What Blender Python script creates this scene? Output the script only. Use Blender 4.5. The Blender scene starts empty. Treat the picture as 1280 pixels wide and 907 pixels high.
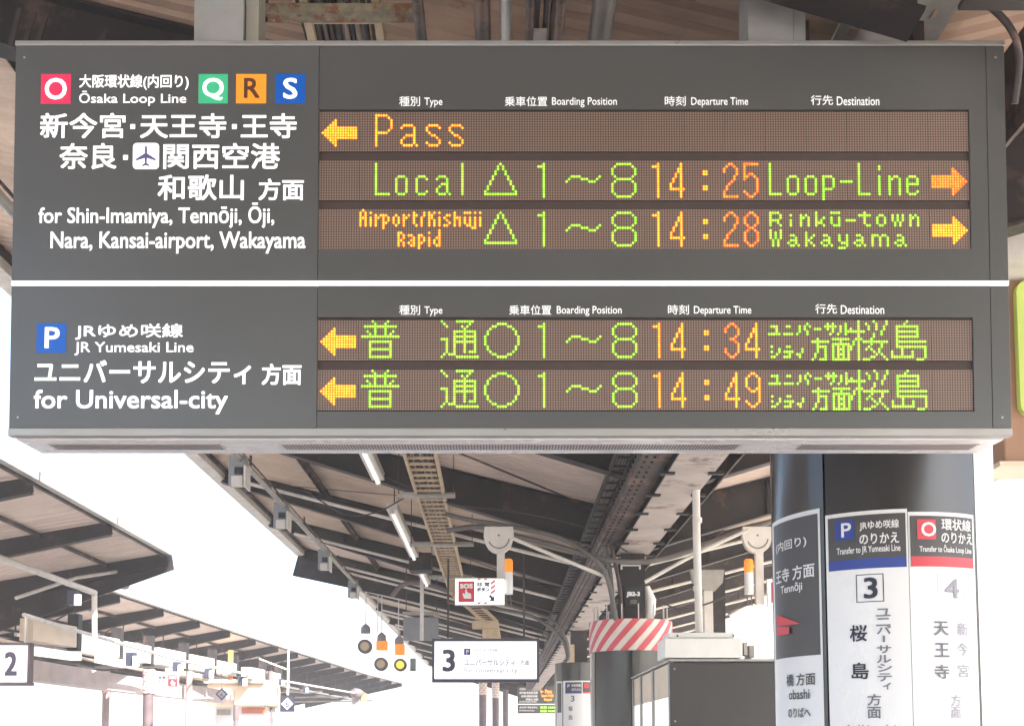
import bpy, math, random
from mathutils import Vector, Matrix
random.seed(7)
sc = bpy.context.scene
COL = sc.collection
R = math.radians
EXPO = 2.05
HAZE = .0035

# ---------------------------------------------------------------- camera
FPX, CX, CY, PITCH, EYE = 1400.0, 625.0, 815.0, R(4.5), 1.6
cam = bpy.data.cameras.new('camera'); camo = bpy.data.objects.new('camera', cam); COL.objects.link(camo)
cam.sensor_width = 36; cam.lens = FPX/1280*36
cam.shift_x = (640-CX)/1280; cam.shift_y = (CY-453.5)/1280
cam.clip_start = 0.05; cam.clip_end = 3000
camo.location = (0, 0, EYE); camo.rotation_euler = (math.pi/2+PITCH, 0, 0)
sc.camera = camo

# ---------------------------------------------------------------- light
SUN_EL, SUN_AZ = R(48), R(135)          # azimuth clockwise from +Y : sun behind and to the right
w = bpy.data.worlds.new('World'); sc.world = w; w.use_nodes = True
nt = w.node_tree; bg = nt.nodes['Background']; sky = nt.nodes.new('ShaderNodeTexSky')
sky.sky_type = 'NISHITA'; sky.sun_disc = False; sky.sun_elevation = SUN_EL; sky.sun_rotation = SUN_AZ
sky.air_density = 1.0; sky.dust_density = 3.0; sky.ozone_density = 1.0
nt.links.new(sky.outputs[0], bg.inputs[0]); bg.inputs[1].default_value = 0.15
sl = bpy.data.lights.new('sun', 'SUN'); sl.energy = 4.5; sl.angle = R(0.5); sl.color = (1, .95, .88)
slo = bpy.data.objects.new('sun', sl); COL.objects.link(slo)
sd = Vector((math.sin(SUN_AZ)*math.cos(SUN_EL), math.cos(SUN_AZ)*math.cos(SUN_EL), math.sin(SUN_EL)))
slo.rotation_euler = sd.to_track_quat('Z', 'Y').to_euler()
sc.view_settings.view_transform = 'Standard'; sc.view_settings.look = 'None'
sc.view_settings.exposure = EXPO; sc.view_settings.gamma = 1
sc.cycles.max_bounces = 8; sc.cycles.diffuse_bounces = 5; sc.cycles.glossy_bounces = 4
sc.cycles.volume_bounces = 1

# ---------------------------------------------------------------- pixel -> world
FW = Vector((0, math.cos(PITCH), math.sin(PITCH))); UP = Vector((0, -math.sin(PITCH), math.cos(PITCH)))
def ray(px, py): return Vector((1, 0, 0))*((px-CX)/FPX) + UP*((CY-py)/FPX) + FW
def at(px, py, Y):
    d = ray(px, py); return Vector((0, 0, EYE)) + d*(Y/d.y)
def onh(px, py, h):
    d = ray(px, py); return Vector((0, 0, EYE)) + d*(h/d.z)

# ---------------------------------------------------------------- materials
MATS = {}
def mat(name, col, rough=.6, metal=0, var=.18, scale=6, bump=0, emit=0, ecol=None, rust=0, rustcol=(.16, .06, .03), spec=.5, stretch=None):
    if name in MATS: return MATS[name]
    m = bpy.data.materials.new(name); m.use_nodes = True; t = m.node_tree; b = t.nodes['Principled BSDF']
    b.inputs['Roughness'].default_value = rough; b.inputs['Metallic'].default_value = metal
    b.inputs['Specular IOR Level'].default_value = spec
    tc = t.nodes.new('ShaderNodeTexCoord'); src = tc.outputs['Object']
    if stretch:
        mp = t.nodes.new('ShaderNodeMapping'); mp.inputs['Scale'].default_value = stretch
        t.links.new(src, mp.inputs[0]); src = mp.outputs[0]
    n = t.nodes.new('ShaderNodeTexNoise'); n.inputs['Scale'].default_value = scale; n.inputs['Detail'].default_value = 6
    t.links.new(src, n.inputs['Vector'])
    r = t.nodes.new('ShaderNodeValToRGB'); r.color_ramp.elements[0].position = .3; r.color_ramp.elements[1].position = .7
    r.color_ramp.elements[0].color = tuple(c*(1-var) for c in col)+(1,); r.color_ramp.elements[1].color = tuple(min(1, c*(1+var)) for c in col)+(1,)
    t.links.new(n.outputs['Fac'], r.inputs[0]); out = r.outputs[0]
    if rust:
        n2 = t.nodes.new('ShaderNodeTexNoise'); n2.inputs['Scale'].default_value = scale*.6; n2.inputs['Detail'].default_value = 9; n2.inputs['Roughness'].default_value = .7
        t.links.new(src, n2.inputs['Vector'])
        r2 = t.nodes.new('ShaderNodeValToRGB'); r2.color_ramp.elements[0].position = .62-rust*.25; r2.color_ramp.elements[1].position = .7-rust*.25
        t.links.new(n2.outputs['Fac'], r2.inputs[0])
        mx = t.nodes.new('ShaderNodeMix'); mx.data_type = 'RGBA'
        t.links.new(r2.outputs[0], mx.inputs['Factor']); t.links.new(out, mx.inputs['A']); mx.inputs['B'].default_value = rustcol+(1,)
        out = mx.outputs['Result']
    t.links.new(out, b.inputs['Base Color'])
    if bump:
        bp = t.nodes.new('ShaderNodeBump'); bp.inputs['Strength'].default_value = bump; bp.inputs['Distance'].default_value = .01
        t.links.new(n.outputs['Fac'], bp.inputs['Height']); t.links.new(bp.outputs[0], b.inputs['Normal'])
    if emit:
        b.inputs['Emission Color'].default_value = (ecol or col)+(1,); b.inputs['Emission Strength'].default_value = emit
    MATS[name] = m; return m
def weather(m, amt=.25, streak=(9, 9, .8), rvar=.18):
    t = m.node_tree; b = t.nodes['Principled BSDF']; l = b.inputs['Base Color'].links[0]; src = l.from_socket
    tc = t.nodes.new('ShaderNodeTexCoord'); mp = t.nodes.new('ShaderNodeMapping'); mp.inputs['Scale'].default_value = streak
    n = t.nodes.new('ShaderNodeTexNoise'); n.inputs['Scale'].default_value = 2.2; n.inputs['Detail'].default_value = 8; n.inputs['Roughness'].default_value = .65
    t.links.new(tc.outputs['Object'], mp.inputs[0]); t.links.new(mp.outputs[0], n.inputs['Vector'])
    r = t.nodes.new('ShaderNodeMapRange'); r.inputs['From Min'].default_value = .35; r.inputs['From Max'].default_value = .75; r.inputs['To Min'].default_value = 0; r.inputs['To Max'].default_value = amt
    t.links.new(n.outputs['Fac'], r.inputs['Value'])
    mx = t.nodes.new('ShaderNodeMix'); mx.data_type = 'RGBA'; mx.inputs['B'].default_value = (.30, .26, .22, 1)
    t.links.new(r.outputs[0], mx.inputs['Factor']); t.links.new(src, mx.inputs['A']); t.links.new(mx.outputs['Result'], b.inputs['Base Color'])
    r2 = t.nodes.new('ShaderNodeMapRange'); b0 = b.inputs['Roughness'].default_value
    r2.inputs['From Min'].default_value = .3; r2.inputs['From Max'].default_value = .7; r2.inputs['To Min'].default_value = max(.05, b0-rvar); r2.inputs['To Max'].default_value = b0+rvar
    t.links.new(n.outputs['Fac'], r2.inputs['Value']); t.links.new(r2.outputs[0], b.inputs['Roughness'])
K = 1/2**EXPO
steel = mat('dark_steel', (.018, .0135, .014), .65, 0, .35, 4, .3, rust=.25, rustcol=(.075, .045, .035))
steel2 = mat('worn_steel', (.045, .034, .031), .6, 0, .3, 5, .3, rust=.4, rustcol=(.15, .09, .07))
flange = mat('peeling_flange', (.42, .37, .34), .7, 0, .15, 3, .3, rust=.3, rustcol=(.16, .12, .11))
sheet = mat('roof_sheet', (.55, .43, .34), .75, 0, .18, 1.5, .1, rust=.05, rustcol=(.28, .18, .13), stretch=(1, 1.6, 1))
sheet_near_dim = mat('roof_sheet_brown_dimmed', (.30, .20, .145), .75, 0, .22, 3, .1, rust=.1, rustcol=(.16, .09, .06), stretch=(1, 1.4, 1))  # brown sheet, darkened further in colour to imitate dimmer light over the board
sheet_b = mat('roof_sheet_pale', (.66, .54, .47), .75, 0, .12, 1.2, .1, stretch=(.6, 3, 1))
galv = mat('galvanised', (.36, .345, .32), .5, .3, .15, 8, .1)
galvp = mat('pale_paint', (.70, .67, .62), .55, 0, .1, 5)
rusty = mat('rusty_bar', (.22, .19, .13), .8, 0, .3, 30, .6, rust=.45, rustcol=(.20, .08, .04))
tray = mat('tray_paint', (.50, .39, .26), .6, 0, .15, 10, rust=.1)
conduit = mat('conduit_grey', (.13, .12, .112), .5, 0, .15, 6)
cablem = mat('cable_dark', (.05, .042, .045), .6, 0, .3, 20)
cablel = mat('cable_pale', (.28, .23, .20), .6, 0, .2, 20)
board = mat('board_grey', (.096, .097, .094), .28, 0, .05, 2, spec=.5)
board2 = mat('board_grey_display', (.086, .086, .082), .28, 0, .05, 2)
alu = mat('aluminium_trim', (.36, .35, .33), .4, .4, .08, 4)
under = mat('board_underside', (.80, .77, .75), .25, .1, .08, 3)
dark = mat('dark_recess', (.055, .036, .03), .7, 0, .1, 20)
black = mat('matt_black', (.015, .015, .017), .6, 0, .2, 8)
ink = mat('ink_navy', (.02, .022, .05), .6, 0, .1, 8)
white = mat('sign_white', (.8, .8, .8), .4, 0, .03, 3)
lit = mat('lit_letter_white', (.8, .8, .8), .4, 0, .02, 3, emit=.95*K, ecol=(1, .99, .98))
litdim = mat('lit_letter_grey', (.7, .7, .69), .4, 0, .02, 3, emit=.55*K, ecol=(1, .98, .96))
litbox = mat('lit_sign_and_pane', (.8, .8, .8), .4, 0, .02, 3, emit=1.1*K, ecol=(1, 1, 1))
red = mat('symbol_red', (.72, .03, .10), .4, 0, .03, 3, emit=.25*K)
green = mat('symbol_green', (.05, .46, .22), .4, 0, .03, 3, emit=.3*K)
orange = mat('symbol_orange', (.9, .30, .02), .4, 0, .03, 3, emit=.35*K)
blue = mat('symbol_blue', (.0, .085, .40), .4, 0, .03, 3, emit=.3*K)
brownink = mat('ink_brown', (.12, .035, .01), .5, 0, .05, 3)
navyplane = mat('ink_violet', (.10, .10, .22), .5, 0, .05, 3)
clad = mat('pillar_cladding', (.036, .034, .034), .18, 0, .12, 1.2, spec=.6, stretch=(3, 3, .4))
pwhite = mat('panel_white', (.78, .78, .77), .35, 0, .03, 2)
pred = mat('panel_red', (.62, .05, .07), .4, 0, .04, 3)
pblue = mat('panel_blue', (.02, .05, .28), .4, 0, .04, 3)
pgrey = mat('panel_dark', (.06, .057, .058), .4, 0, .05, 3)
stripe_w = mat('stripe_cream', (.75, .68, .60), .5, 0, .06, 6)
stripe_r = mat('stripe_red', (.66, .10, .12), .5, 0, .08, 6)
boxdark = mat('shelter_dark', (.032, .031, .030), .5, 0, .1, 2)
cream = mat('cabinet_cream', (.78, .79, .74), .5, 0, .06, 3)
beige = mat('kiosk_beige', (.72, .60, .45), .6, 0, .08, 3)
concrete = mat('platform_concrete', (.55, .53, .51), .85, 0, .15, 3, .3)
ballast = mat('ballast', (.34, .31, .28), .95, 0, .4, 30, 1)
railm = mat('rail_steel', (.25, .16, .11), .5, .5, .2, 12)
yellow = mat('tactile_yellow', (.75, .5, .05), .7, 0, .1, 6)
amberlens = mat('beacon_amber', (.95, .30, .03), .3, 0, .05, 4, emit=.5*K)
yellens = mat('lens_yellow', (.95, .65, .05), .3, 0, .05, 4, emit=1.0*K)
dulllens = mat('lens_dull', (.50, .38, .22), .3, 0, .1, 4, emit=.12*K)
hood = mat('signal_hood', (.17, .13, .14), .6, 0, .15, 6)
lampwhite = mat('lamp_housing', (.66, .62, .56), .45, 0, .06, 6)
tubelit = mat('lamp_tube', (.8, .8, .8), .3, 0, .02, 3, emit=.9*K, ecol=(1, .98, .95))
boxgrey = mat('lamp_box_grey', (.24, .25, .26), .5, 0, .1, 6)
brownf = mat('frame_brown', (.36, .20, .12), .5, 0, .1, 3)
lime = mat('lime_face', (.50, .62, .14), .4, 0, .05, 3, emit=.15*K)
glassm = mat('bright_glass', (.75, .77, .8), .08, 0, .03, 2)
orangepost = mat('post_orange', (.65, .25, .08), .6, 0, .1, 6)
hang = mat('hanger_grey', (.30, .29, .275), .6, 0, .12, 9, .15)
hang2 = mat('hanger_grey_side', (.28, .265, .22), .6, 0, .12, 9)
weather(under, .12, (1.5, 4, 4), .1); weather(alu, .12, (2, 4, 4)); weather(boxdark, .08, (1.5, 1.5, .6)); weather(clad, .05, (2, 2, .5), .06)
weather(cream, .18, (2, 2, 1)); weather(pwhite, .05, (1.5, 1.5, .8)); weather(galvp, .3, (4, 4, 1)); weather(galv, .2); weather(sheet, .3, (1, 2, 1)); weather(sheet_b, .25, (1, 2, 1)); weather(lampwhite, .25)
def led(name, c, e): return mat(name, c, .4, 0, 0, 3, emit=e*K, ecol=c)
LED = {'g': (led('led_green', (.50, .95, .09), 1.05), led('led_green_halo', (.15, .42, .006), .6), led('led_green_weak', (.36, .80, .05), .95)),
       'y': (led('led_amber', (1, .60, .05), 1.15), led('led_amber_halo', (.85, .15, .003), .8), led('led_amber_weak', (1, .47, .03), 1.0)),
       'o': (led('led_orange', (1, .36, .05), 1.15), led('led_orange_halo', (1, .08, .004), .8), led('led_orange_weak', (1, .26, .02), .95))}

# ---------------------------------------------------------------- mesh building
class MB:
    def __init__(s): s.v = []; s.f = []; s.m = []; s.mats = []; s.smooth = set(); s.sharp = False
    def mi(s, m):
        if m is None: return 0
        if m not in s.mats: s.mats.append(m)
        return s.mats.index(m)
    def add(s, vs, fs, m=None, smooth=False):
        k = len(s.v); s.v += [Vector(v) for v in vs]; i = s.mi(m)
        for f in fs:
            if smooth: s.smooth.add(len(s.f))
            s.f.append(tuple(k+a for a in f)); s.m.append(i)
    def box(s, a, b, m=None):
        x0, y0, z0 = a; x1, y1, z1 = b
        s.add([(x0, y0, z0), (x1, y0, z0), (x1, y1, z0), (x0, y1, z0), (x0, y0, z1), (x1, y0, z1), (x1, y1, z1), (x0, y1, z1)],
              [(0, 3, 2, 1), (4, 5, 6, 7), (0, 1, 5, 4), (1, 2, 6, 5), (2, 3, 7, 6), (3, 0, 4, 7)], m)
    def cbox(s, c, d, m=None): s.box([c[i]-d[i]/2 for i in range(3)], [c[i]+d[i]/2 for i in range(3)], m)
    def beam(s, p, q, wd, ht, m=None, up=(0, 0, 1), ht2=None):
        """box from p to q; wd across, ht downwards from the line (ht2 at q)"""
        p = Vector(p); q = Vector(q); a = (q-p).normalized(); sdv = a.cross(Vector(up)).normalized(); u = sdv.cross(a).normalized()
        h2 = ht if ht2 is None else ht2
        vs = []
        for pt, h in ((p, ht), (q, h2)):
            vs += [pt-sdv*wd/2-u*h, pt+sdv*wd/2-u*h, pt+sdv*wd/2, pt-sdv*wd/2]
        s.add(vs, [(0, 1, 2, 3), (7, 6, 5, 4), (0, 4, 5, 1), (1, 5, 6, 2), (2, 6, 7, 3), (3, 7, 4, 0)], m)
    def tube(s, pts, r, m=None, n=8, cap=True):
        pts = [Vector(p) for p in pts]; k = len(pts); vs = []; r = r if isinstance(r, (list, tuple)) else [r]*k
        ref = None
        for i in range(k):
            a = (pts[min(i+1, k-1)]-pts[max(i-1, 0)]).normalized()
            if ref is None: ref = Vector((0, 0, 1)) if abs(a.z) < .9 else Vector((1, 0, 0))
            e1 = a.cross(ref).normalized(); e2 = e1.cross(a).normalized(); ref = e2
            for j in range(n):
                t = 2*math.pi*j/n; vs.append(pts[i]+(e1*math.cos(t)+e2*math.sin(t))*r[i])
        fs = [(i*n+j, i*n+(j+1) % n, (i+1)*n+(j+1) % n, (i+1)*n+j) for i in range(k-1) for j in range(n)]
        s.add(vs, fs, m, True)
        if cap: s.add(vs[:n], [tuple(range(n))], m); s.add(vs[-n:], [tuple(reversed(range(n)))], m)
    def disc(s, c, r, n=10, m=None, y=0):
        s.add([(c[0]+r*math.cos(2*math.pi*i/n), c[1], c[2]+r*math.sin(2*math.pi*i/n)) for i in range(n)], [tuple(range(n))], m)
    def prism(s, pts, y0, y1, m=None):
        """outline in x,z extruded from y0 to y1"""
        n = len(pts)
        s.add([(p[0], y0, p[1]) for p in pts]+[(p[0], y1, p[1]) for p in pts],
              [tuple(range(n)), tuple(range(2*n-1, n-1, -1))]+[(i+n, (i+1) % n+n, (i+1) % n, i) for i in range(n)], m)
    def patch(s, c, r, t0, t1, z0, z1, m=None, th=.01, n=None):
        """curved plate on a vertical cylinder; angle t measured from -Y (towards the viewer), positive to +X"""
        s.sharp = True; n = n or max(2, int(abs(t1-t0)/.12)); vs = []
        for i in range(n+1):
            t = t0+(t1-t0)*i/n
            for rr in (r, r+th):
                for z in (z0, z1): vs.append((c[0]+rr*math.sin(t), c[1]-rr*math.cos(t), z))
        fs = []
        for i in range(n):
            a = i*4; b = a+4
            fs += [(a+2, b+2, b+3, a+3), (a, a+1, b+1, b), (a+1, a+3, b+3, b+1), (a, b, b+2, a+2)]
        fs += [(0, 2, 3, 1), (n*4, n*4+1, n*4+3, n*4+2)]
        s.add(vs, fs, m, True)
    def build(s, name, m=None, parent=None, origin=None, bevel=0):
        me = bpy.data.meshes.new(name); o = bpy.data.objects.new(name, me); COL.objects.link(o)
        if parent is not None: o.parent = parent
        if parent is not None and parent.get('_local'): base = Vector((0, 0, 0))
        elif parent is not None:
            base = Vector(parent['_w']) if '_w' in parent else Vector((0, 0, 0))
        else:
            if origin is None:
                xs = [v.x for v in s.v]; ys = [v.y for v in s.v]; zs = [v.z for v in s.v]
                origin = ((min(xs)+max(xs))/2, (min(ys)+max(ys))/2, min(zs))
            base = Vector(origin); o.location = base
        me.from_pydata([v-base for v in s.v], [], s.f)
        ms = s.mats or [m]
        for x in ms: me.materials.append(x)
        for i, p in enumerate(me.polygons):
            p.material_index = s.m[i] if s.mats else 0
            p.use_smooth = i in s.smooth
        if s.sharp: me.set_sharp_from_angle(angle=R(35))
        if parent is not None and parent.get('_local'): o['_local'] = 1
        o['_w'] = list(base)
        if bevel:
            b = o.modifiers.new('bevel', 'BEVEL'); b.width = bevel; b.segments = 2; b.limit_method = 'ANGLE'
        return o
def tag(o, label=None, cat=None, group=None, kind=None):
    if label: o['label'] = label
    if cat: o['category'] = cat
    if group: o['group'] = group
    if kind: o['kind'] = kind
    return o
def thing(name, loc, label, cat, group=None):
    o = bpy.data.objects.new(name, None); COL.objects.link(o); o.location = loc; o.empty_display_size = .2
    o['_w'] = list(loc); return tag(o, label, cat, group)
def children(o): return [c for c in bpy.data.objects if c.parent == o]
def copy_tree(o, loc=None, parent=None):
    c = o.copy(); COL.objects.link(c)
    if parent is not None: c.parent = parent
    if loc is not None: c.location = loc; c['_w'] = list(loc)
    for ch in children(o): copy_tree(ch, None, c)
    return c
def part(name, parent, m, fn, kind=None, bevel=0):
    b = MB(); fn(b); o = b.build(name, m, parent, bevel=bevel)
    if kind: o['kind'] = kind
    return o
def boxpart(name, parent, m, a, b, bevel=0):
    mb = MB(); mb.box([min(a[i], b[i]) for i in range(3)], [max(a[i], b[i]) for i in range(3)]); return mb.build(name, m, parent, bevel=bevel)

# ---------------------------------------------------------------- text
_tc = {}
def glyphs(s):
    if s in _tc: return _tc[s]
    c = bpy.data.curves.new('t', 'FONT'); c.body = s; c.size = 1; c.resolution_u = 3
    o = bpy.data.objects.new('t', c); COL.objects.link(o); bpy.context.view_layer.update()
    dg = bpy.context.evaluated_depsgraph_get(); me = bpy.data.meshes.new_from_object(o.evaluated_get(dg))
    vs = [(v.co.x, v.co.y) for v in me.vertices]; fs = [tuple(p.vertices) for p in me.polygons]
    bpy.data.objects.remove(o); bpy.data.curves.remove(c); bpy.data.meshes.remove(me)
    x0 = min(v[0] for v in vs); x1 = max(v[0] for v in vs); y0 = min(v[1] for v in vs); y1 = max(v[1] for v in vs)
    vs = [((x-x0)/(x1-x0), (y-y0)/(y1-y0)) for x, y in vs]
    _tc[s] = (vs, fs); return _tc[s]
def put_text(mb, s, u0, v0, u1, v1, mp, bold=0, m=None):
    """fit s into the box u0..u1, v0..v1 (v up) and map through mp(u, v, lift)"""
    vs, fs = glyphs(s)
    offs = [(0, 0)] if not bold else [(-bold, -bold), (bold, -bold), (-bold, bold), (bold, bold), (0, 0)]
    for k, (dx, dy) in enumerate(offs):
        b = bold
        mb.add([mp(u0+b+(u1-u0-2*b)*x+dx, v0+b+(v1-v0-2*b)*y+dy, k*.00012) for x, y in vs], fs, m)

# ================================================================= STRUCTURE: ground
def struct(name, m, fn):
    b = MB(); fn(b); return tag(b.build(name, m, origin=(0, 0, 0)), kind='structure')
PX0, PX1 = -3.6, 6.9
struct('ground', ballast, lambda b: b.box((-150, -60, -1.6), (150, 400, -1.1)))
struct('platform', concrete, lambda b: (b.box((PX0, -20, -1.1), (PX1, 120, 0))))
struct('far_platform', concrete, lambda b: (b.box((-16, -20, -1.1), (-7.2, 120, 0))))
struct('platform_edge', white, lambda b: (b.box((PX0, -20, .004), (PX0+.25, 120, .01)), b.box((PX1-.25, -20, .004), (PX1, 120, .01))))
struct('tactile_strip', yellow, lambda b: (b.box((PX0+.8, -20, .004), (PX0+1.1, 120, .012)), b.box((PX1-1.1, -20, .004), (PX1-.8, 120, .012))))
for x in (-5.95, -4.88, 7.2, 8.27):
    b = MB(); b.box((x-.035, -20, -1.1), (x+.035, 120, -.96)); tag(b.build('rail', railm, origin=(x, 0, -1.1)), kind='structure')

# ================================================================= canopy over this platform
XV = 1.47                      # valley line
def hb(x): return 2.13+.25*abs(x-XV)      # underside of the rafters above eye level
def zb(x): return EYE+hb(x)
can = thing('platform_canopy', (XV, 3, EYE+2.1), 'butterfly-shaped platform roof of dark steel rafters and corrugated sheets above the big departure board', 'canopy')
RAF = [-8.0, -4.9, -1.8, .9, 3.25, 5.1, 9.4, 12.8, 16.4, 19.8, 23.2, 27.1, 31.2, 34.9, 38.6, 42.3, 46, 50, 54, 58]  # bays behind the camera are unseen, extended to block light from behind
def eave(Y): return (-4.13, 7.35) if Y <= 23.25 else (-3.48, 7.2)
# ridged sheets, one per bay and side
for i in range(len(RAF)-1):
    y0, y1 = RAF[i]+.001, RAF[i+1]-.001
    for side in (0, 1):
        xe = eave((y0+y1)/2)[side]; b = MB(); pitch = .105 if y0 < 20 else .21; n = int((y1-y0)/pitch); st = (y1-y0)/n
        prof = []
        for k in range(n):
            y = y0+k*st; prof += [(y, 0), (y+st*.40, 0), (y+st*.55, .022), (y+st*.85, .022)]
        prof.append((y1, 0)); vs = []
        for x in (XV-.12 if side == 0 else XV+.12, xe):
            for (y, dz) in prof: vs.append((x, y, zb(x)+.50+dz))
        m_ = len(prof)
        b.add(vs, [(j, j+1, m_+j+1, m_+j) for j in range(m_-1)])
        o = b.build('roof_sheet', sheet_near_dim if y1 < 9 else sheet if i % 3 else sheet_b, can)
        sm = o.modifiers.new('solid', 'SOLIDIFY'); sm.thickness = .004
# rafters : web + flanges, tapering to the eave
for i, Y in enumerate(RAF):
    for side in (0, 1):
        xe = eave(Y)[side]; sg = -1 if side == 0 else 1; xs = XV+sg*.20
        b = MB(); d = .30
        ztop = lambda x: zb(x)+.475
        vs = []
        for (x, dd) in ((xs, 0), (xe, .30)):
            vs += [(x, Y-.009, zb(x)+dd), (x, Y+.009, zb(x)+dd), (x, Y+.009, ztop(x)), (x, Y-.009, ztop(x))]
        b.add(vs, [(0, 1, 2, 3), (7, 6, 5, 4), (0, 4, 5, 1), (1, 5, 6, 2), (2, 6, 7, 3), (3, 7, 4, 0)])
        b.beam((xs, Y, zb(xs)), (xe, Y, zb(xe)+.30), .15, .016)
        b.beam((xs, Y, ztop(xs)+.016), (xe, Y, ztop(xe)+.016), .15, .016)
        if Y < 30:
            for t in (.25, .5, .75):
                x = xs+(xe-xs)*t; b.box((x-.008, Y-.07, zb(x)+.30*t+.004), (x+.008, Y+.07, ztop(x)-.004))
        b.build('rafter', steel, can)
# purlins along the platform (angle section with seat clips)
for seg, (ya, yb) in enumerate(((-8, 23.25), (23.35, 58.2))):
    xl, xr = eave(ya+1)
    for x in [xl+.06, xl+1.6, xl+3.3, XV+1.7, XV+3.3, xr-.06]:
        b = MB(); z = zb(x)+.445
        b.box((x-.025, ya, z-.005), (x+.025, yb, z+.052)); b.box((x-.03, ya, z-.06), (x-.022, yb, z+.01))
        b.build('purlin', steel2, can)
    for x in (xl-.05, xr+.05):
        b = MB(); z = zb(x)+.34
        b.box((x-.09, ya, z-.02), (x+.09, yb, z+.0)); b.box((x-.09, ya, z), (x-.08, yb, z+.20)); b.box((x+.08, ya, z), (x+.09, yb, z+.20))
        b.build('gutter', galvp, can)
# valley girder, riveted, bottom flange with peeling pale paint
zg = EYE+2.08
b = MB(); b.box((XV-.02, -8, zg+.0165), (XV+.02, 3.05, zg+.44)); b.box((XV-.16, -8, zg), (XV+.20, 3.05, zg+.016)); b.build('girder_rear_length', steel, can)
b = MB()
b.box((XV-.02, 3.75, zg+.0165), (XV+.02, 59, zg+.44)); b.build('girder_web', steel, can)
b = MB(); b.box((XV-.16, 7.2, zg), (XV+.20, 59, zg+.016)); b.build('girder_flange', flange, can)
b = MB(); b.box((XV-.16, 3.75, zg), (XV+.20, 7.19, zg+.016)); b.build('girder_flange', steel2, can)
b = MB()
b.box((XV-.40, 3.75, zg+.06), (XV-.385, 59, zg+.44)); b.box((XV-.385, 3.75, zg+.06), (XV-.17, 59, zg+.075))
b.build('girder_side_plate', steel2, can)
b = MB()
b.box((XV+.385, 3.75, zg+.10), (XV+.40, 59, zg+.44)); b.build('girder_side_plate', steel2, can)
b = MB(); y = 3.85
while y < 30:
    for dx in (-.36, -.30): b.cbox((XV+dx, y, zg+.055), (.018, .018, .012))
    for dz in (.14, .24, .36): b.cbox((XV-.404, y, zg+dz), (.012, .018, .018))
    y += .16
tag(b.build('rivet', steel, can), kind='stuff')
y = 3.9
clip = None
while y < 32:
    for dx in (-.17, .21):
        if clip is None:
            b = MB(); b.cbox((XV+dx, y, zg-.006), (.12, .05, .022)); clip = b.build('flange_clip', black, can); c0 = (dx, y)
        else:
            c = clip.copy(); COL.objects.link(c); c.location = (dx-c0[0], y-c0[1], 0)
    y += .78
b = MB(); b.box((XV-.20, -8, zg+.585), (XV+.20, 59, zg+.60)); b.build('valley_gutter', galv, can)
# tie pipes crossing the bays and longitudinal service pipes
for Y, x0, x1 in ((11.2, -3.3, -1.6), (14.6, -3.4, 1.1), (14.6, 1.9, 6.0), (18.3, -3.4, 1.1), (18.3, 1.9, 6.0), (22, -3, 1.1), (25.6, -3, 1.1), (29.3, -3, 1.1), (22, 1.9, 6), (25.6, 1.9, 6), (29.3, 1.9, 6), (33, -3, 1.1), (36.7, -3, 1.1), (33, 1.9, 6), (40.4, -3, 1.1), (44, -3, 1.1), (21.2, -3, 1.1), (24.6, -3, 1.1), (28.3, -3, 1.1), (31.9, -3, 1.1)):
    b = MB(); b.tube([(x0, Y, zb(x0)+.06), (x1, Y, zb(x1)+.06)], .024); b.build('tie_pipe', galvp, can)
for x, r_, dz in ((-.06, .028, .10), (.10, .014, .13), (.20, .014, .13), (-.28, .02, .12), (.34, .04, .08)):
    b = MB(); b.tube([(x, 2.2, zb(x)-dz+.05), (x, 5, zb(x)-dz+.05), (x, 8.6, zb(x)-dz+.05)], r_, conduit if r_ > .03 else steel2); b.build('service_pipe', conduit, can)
b = MB(); b.tube([(.02, 2.2, zb(.02)-.02), (.02, 9, zb(.02)-.02)], .02); b.build('service_pipe', galvp, can)
# diagonal wind braces under the sheets
for (xa, ya, xb, yb) in ((1.2, 5.2, -3.4, 9.3), (-3.4, 9.6, 1.1, 12.7), (1.1, 12.9, -3.4, 16.3), (1.8, 9.5, 6.2, 12.7), (6.2, 12.9, 1.8, 16.3), (-3.4, 16.5, 1.1, 20)):
    b = MB(); b.beam((xa, ya, zb(xa)+.43), (xb, yb, zb(xb)+.43), .04, .008); b.build('wind_brace', steel2, can)
b = MB(); b.beam((-4.2, 23.3, zb(-4.2)+.50), (.2, 23.3, zb(.2)+.48), .03, .62, ht2=.45); b.build('end_beam', steel, can)
# hanger straps seen upper left
for px in (18, 36, 51, 128):
    p = at(px+8, 0, 4.9); q = at(px-5, 54, 4.9)
    b = MB(); b.beam((p.x, 4.9, zb(p.x)+.3), (q.x, 4.9, q.z-.02), .022, .008, up=(0, 1, 0)); b.build('hanger_strap', steel2, can)

# ================================================================= big departure board
def hit_z(px, py, Y):  # height on vertical plane
    return at(px, py, Y).z
DB = 3.47
pb = at(10, 545, DB); ztb = None
zcb = (pb-Vector((0, 0, EYE))).dot(FW); WID = 1257*zcb/FPX
zct = WID*FPX/1238
d = ray(16, 53); pt = Vector((0, 0, EYE))+d*(zct)
TILT = math.atan2(pb.y-pt.y, pt.z-pb.z)
root = thing('departure_board', pb, 'large grey departure board with white lettering and amber and green dot displays under the canopy', 'departure board')
root.rotation_euler = (TILT, 0, 0); root['_local'] = 1
M3 = Matrix.Rotation(TILT, 3, 'X'); M3i = M3.inverted(); NRM = M3 @ Vector((0, -1, 0))
def S(px, py):
    d = ray(px, py); o = Vector((0, 0, EYE)); t = (pb-o).dot(NRM)/d.dot(NRM); l = M3i @ (o+d*t-pb); return l.x, l.z
BW = (S(1267, 545)[0]+S(1254, 53)[0])/2; BH = (S(16, 53)[1]+S(1254, 53)[1])/2; BD = .235
def mps(y): return lambda u, v, l: (u, y-l, v)
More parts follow.
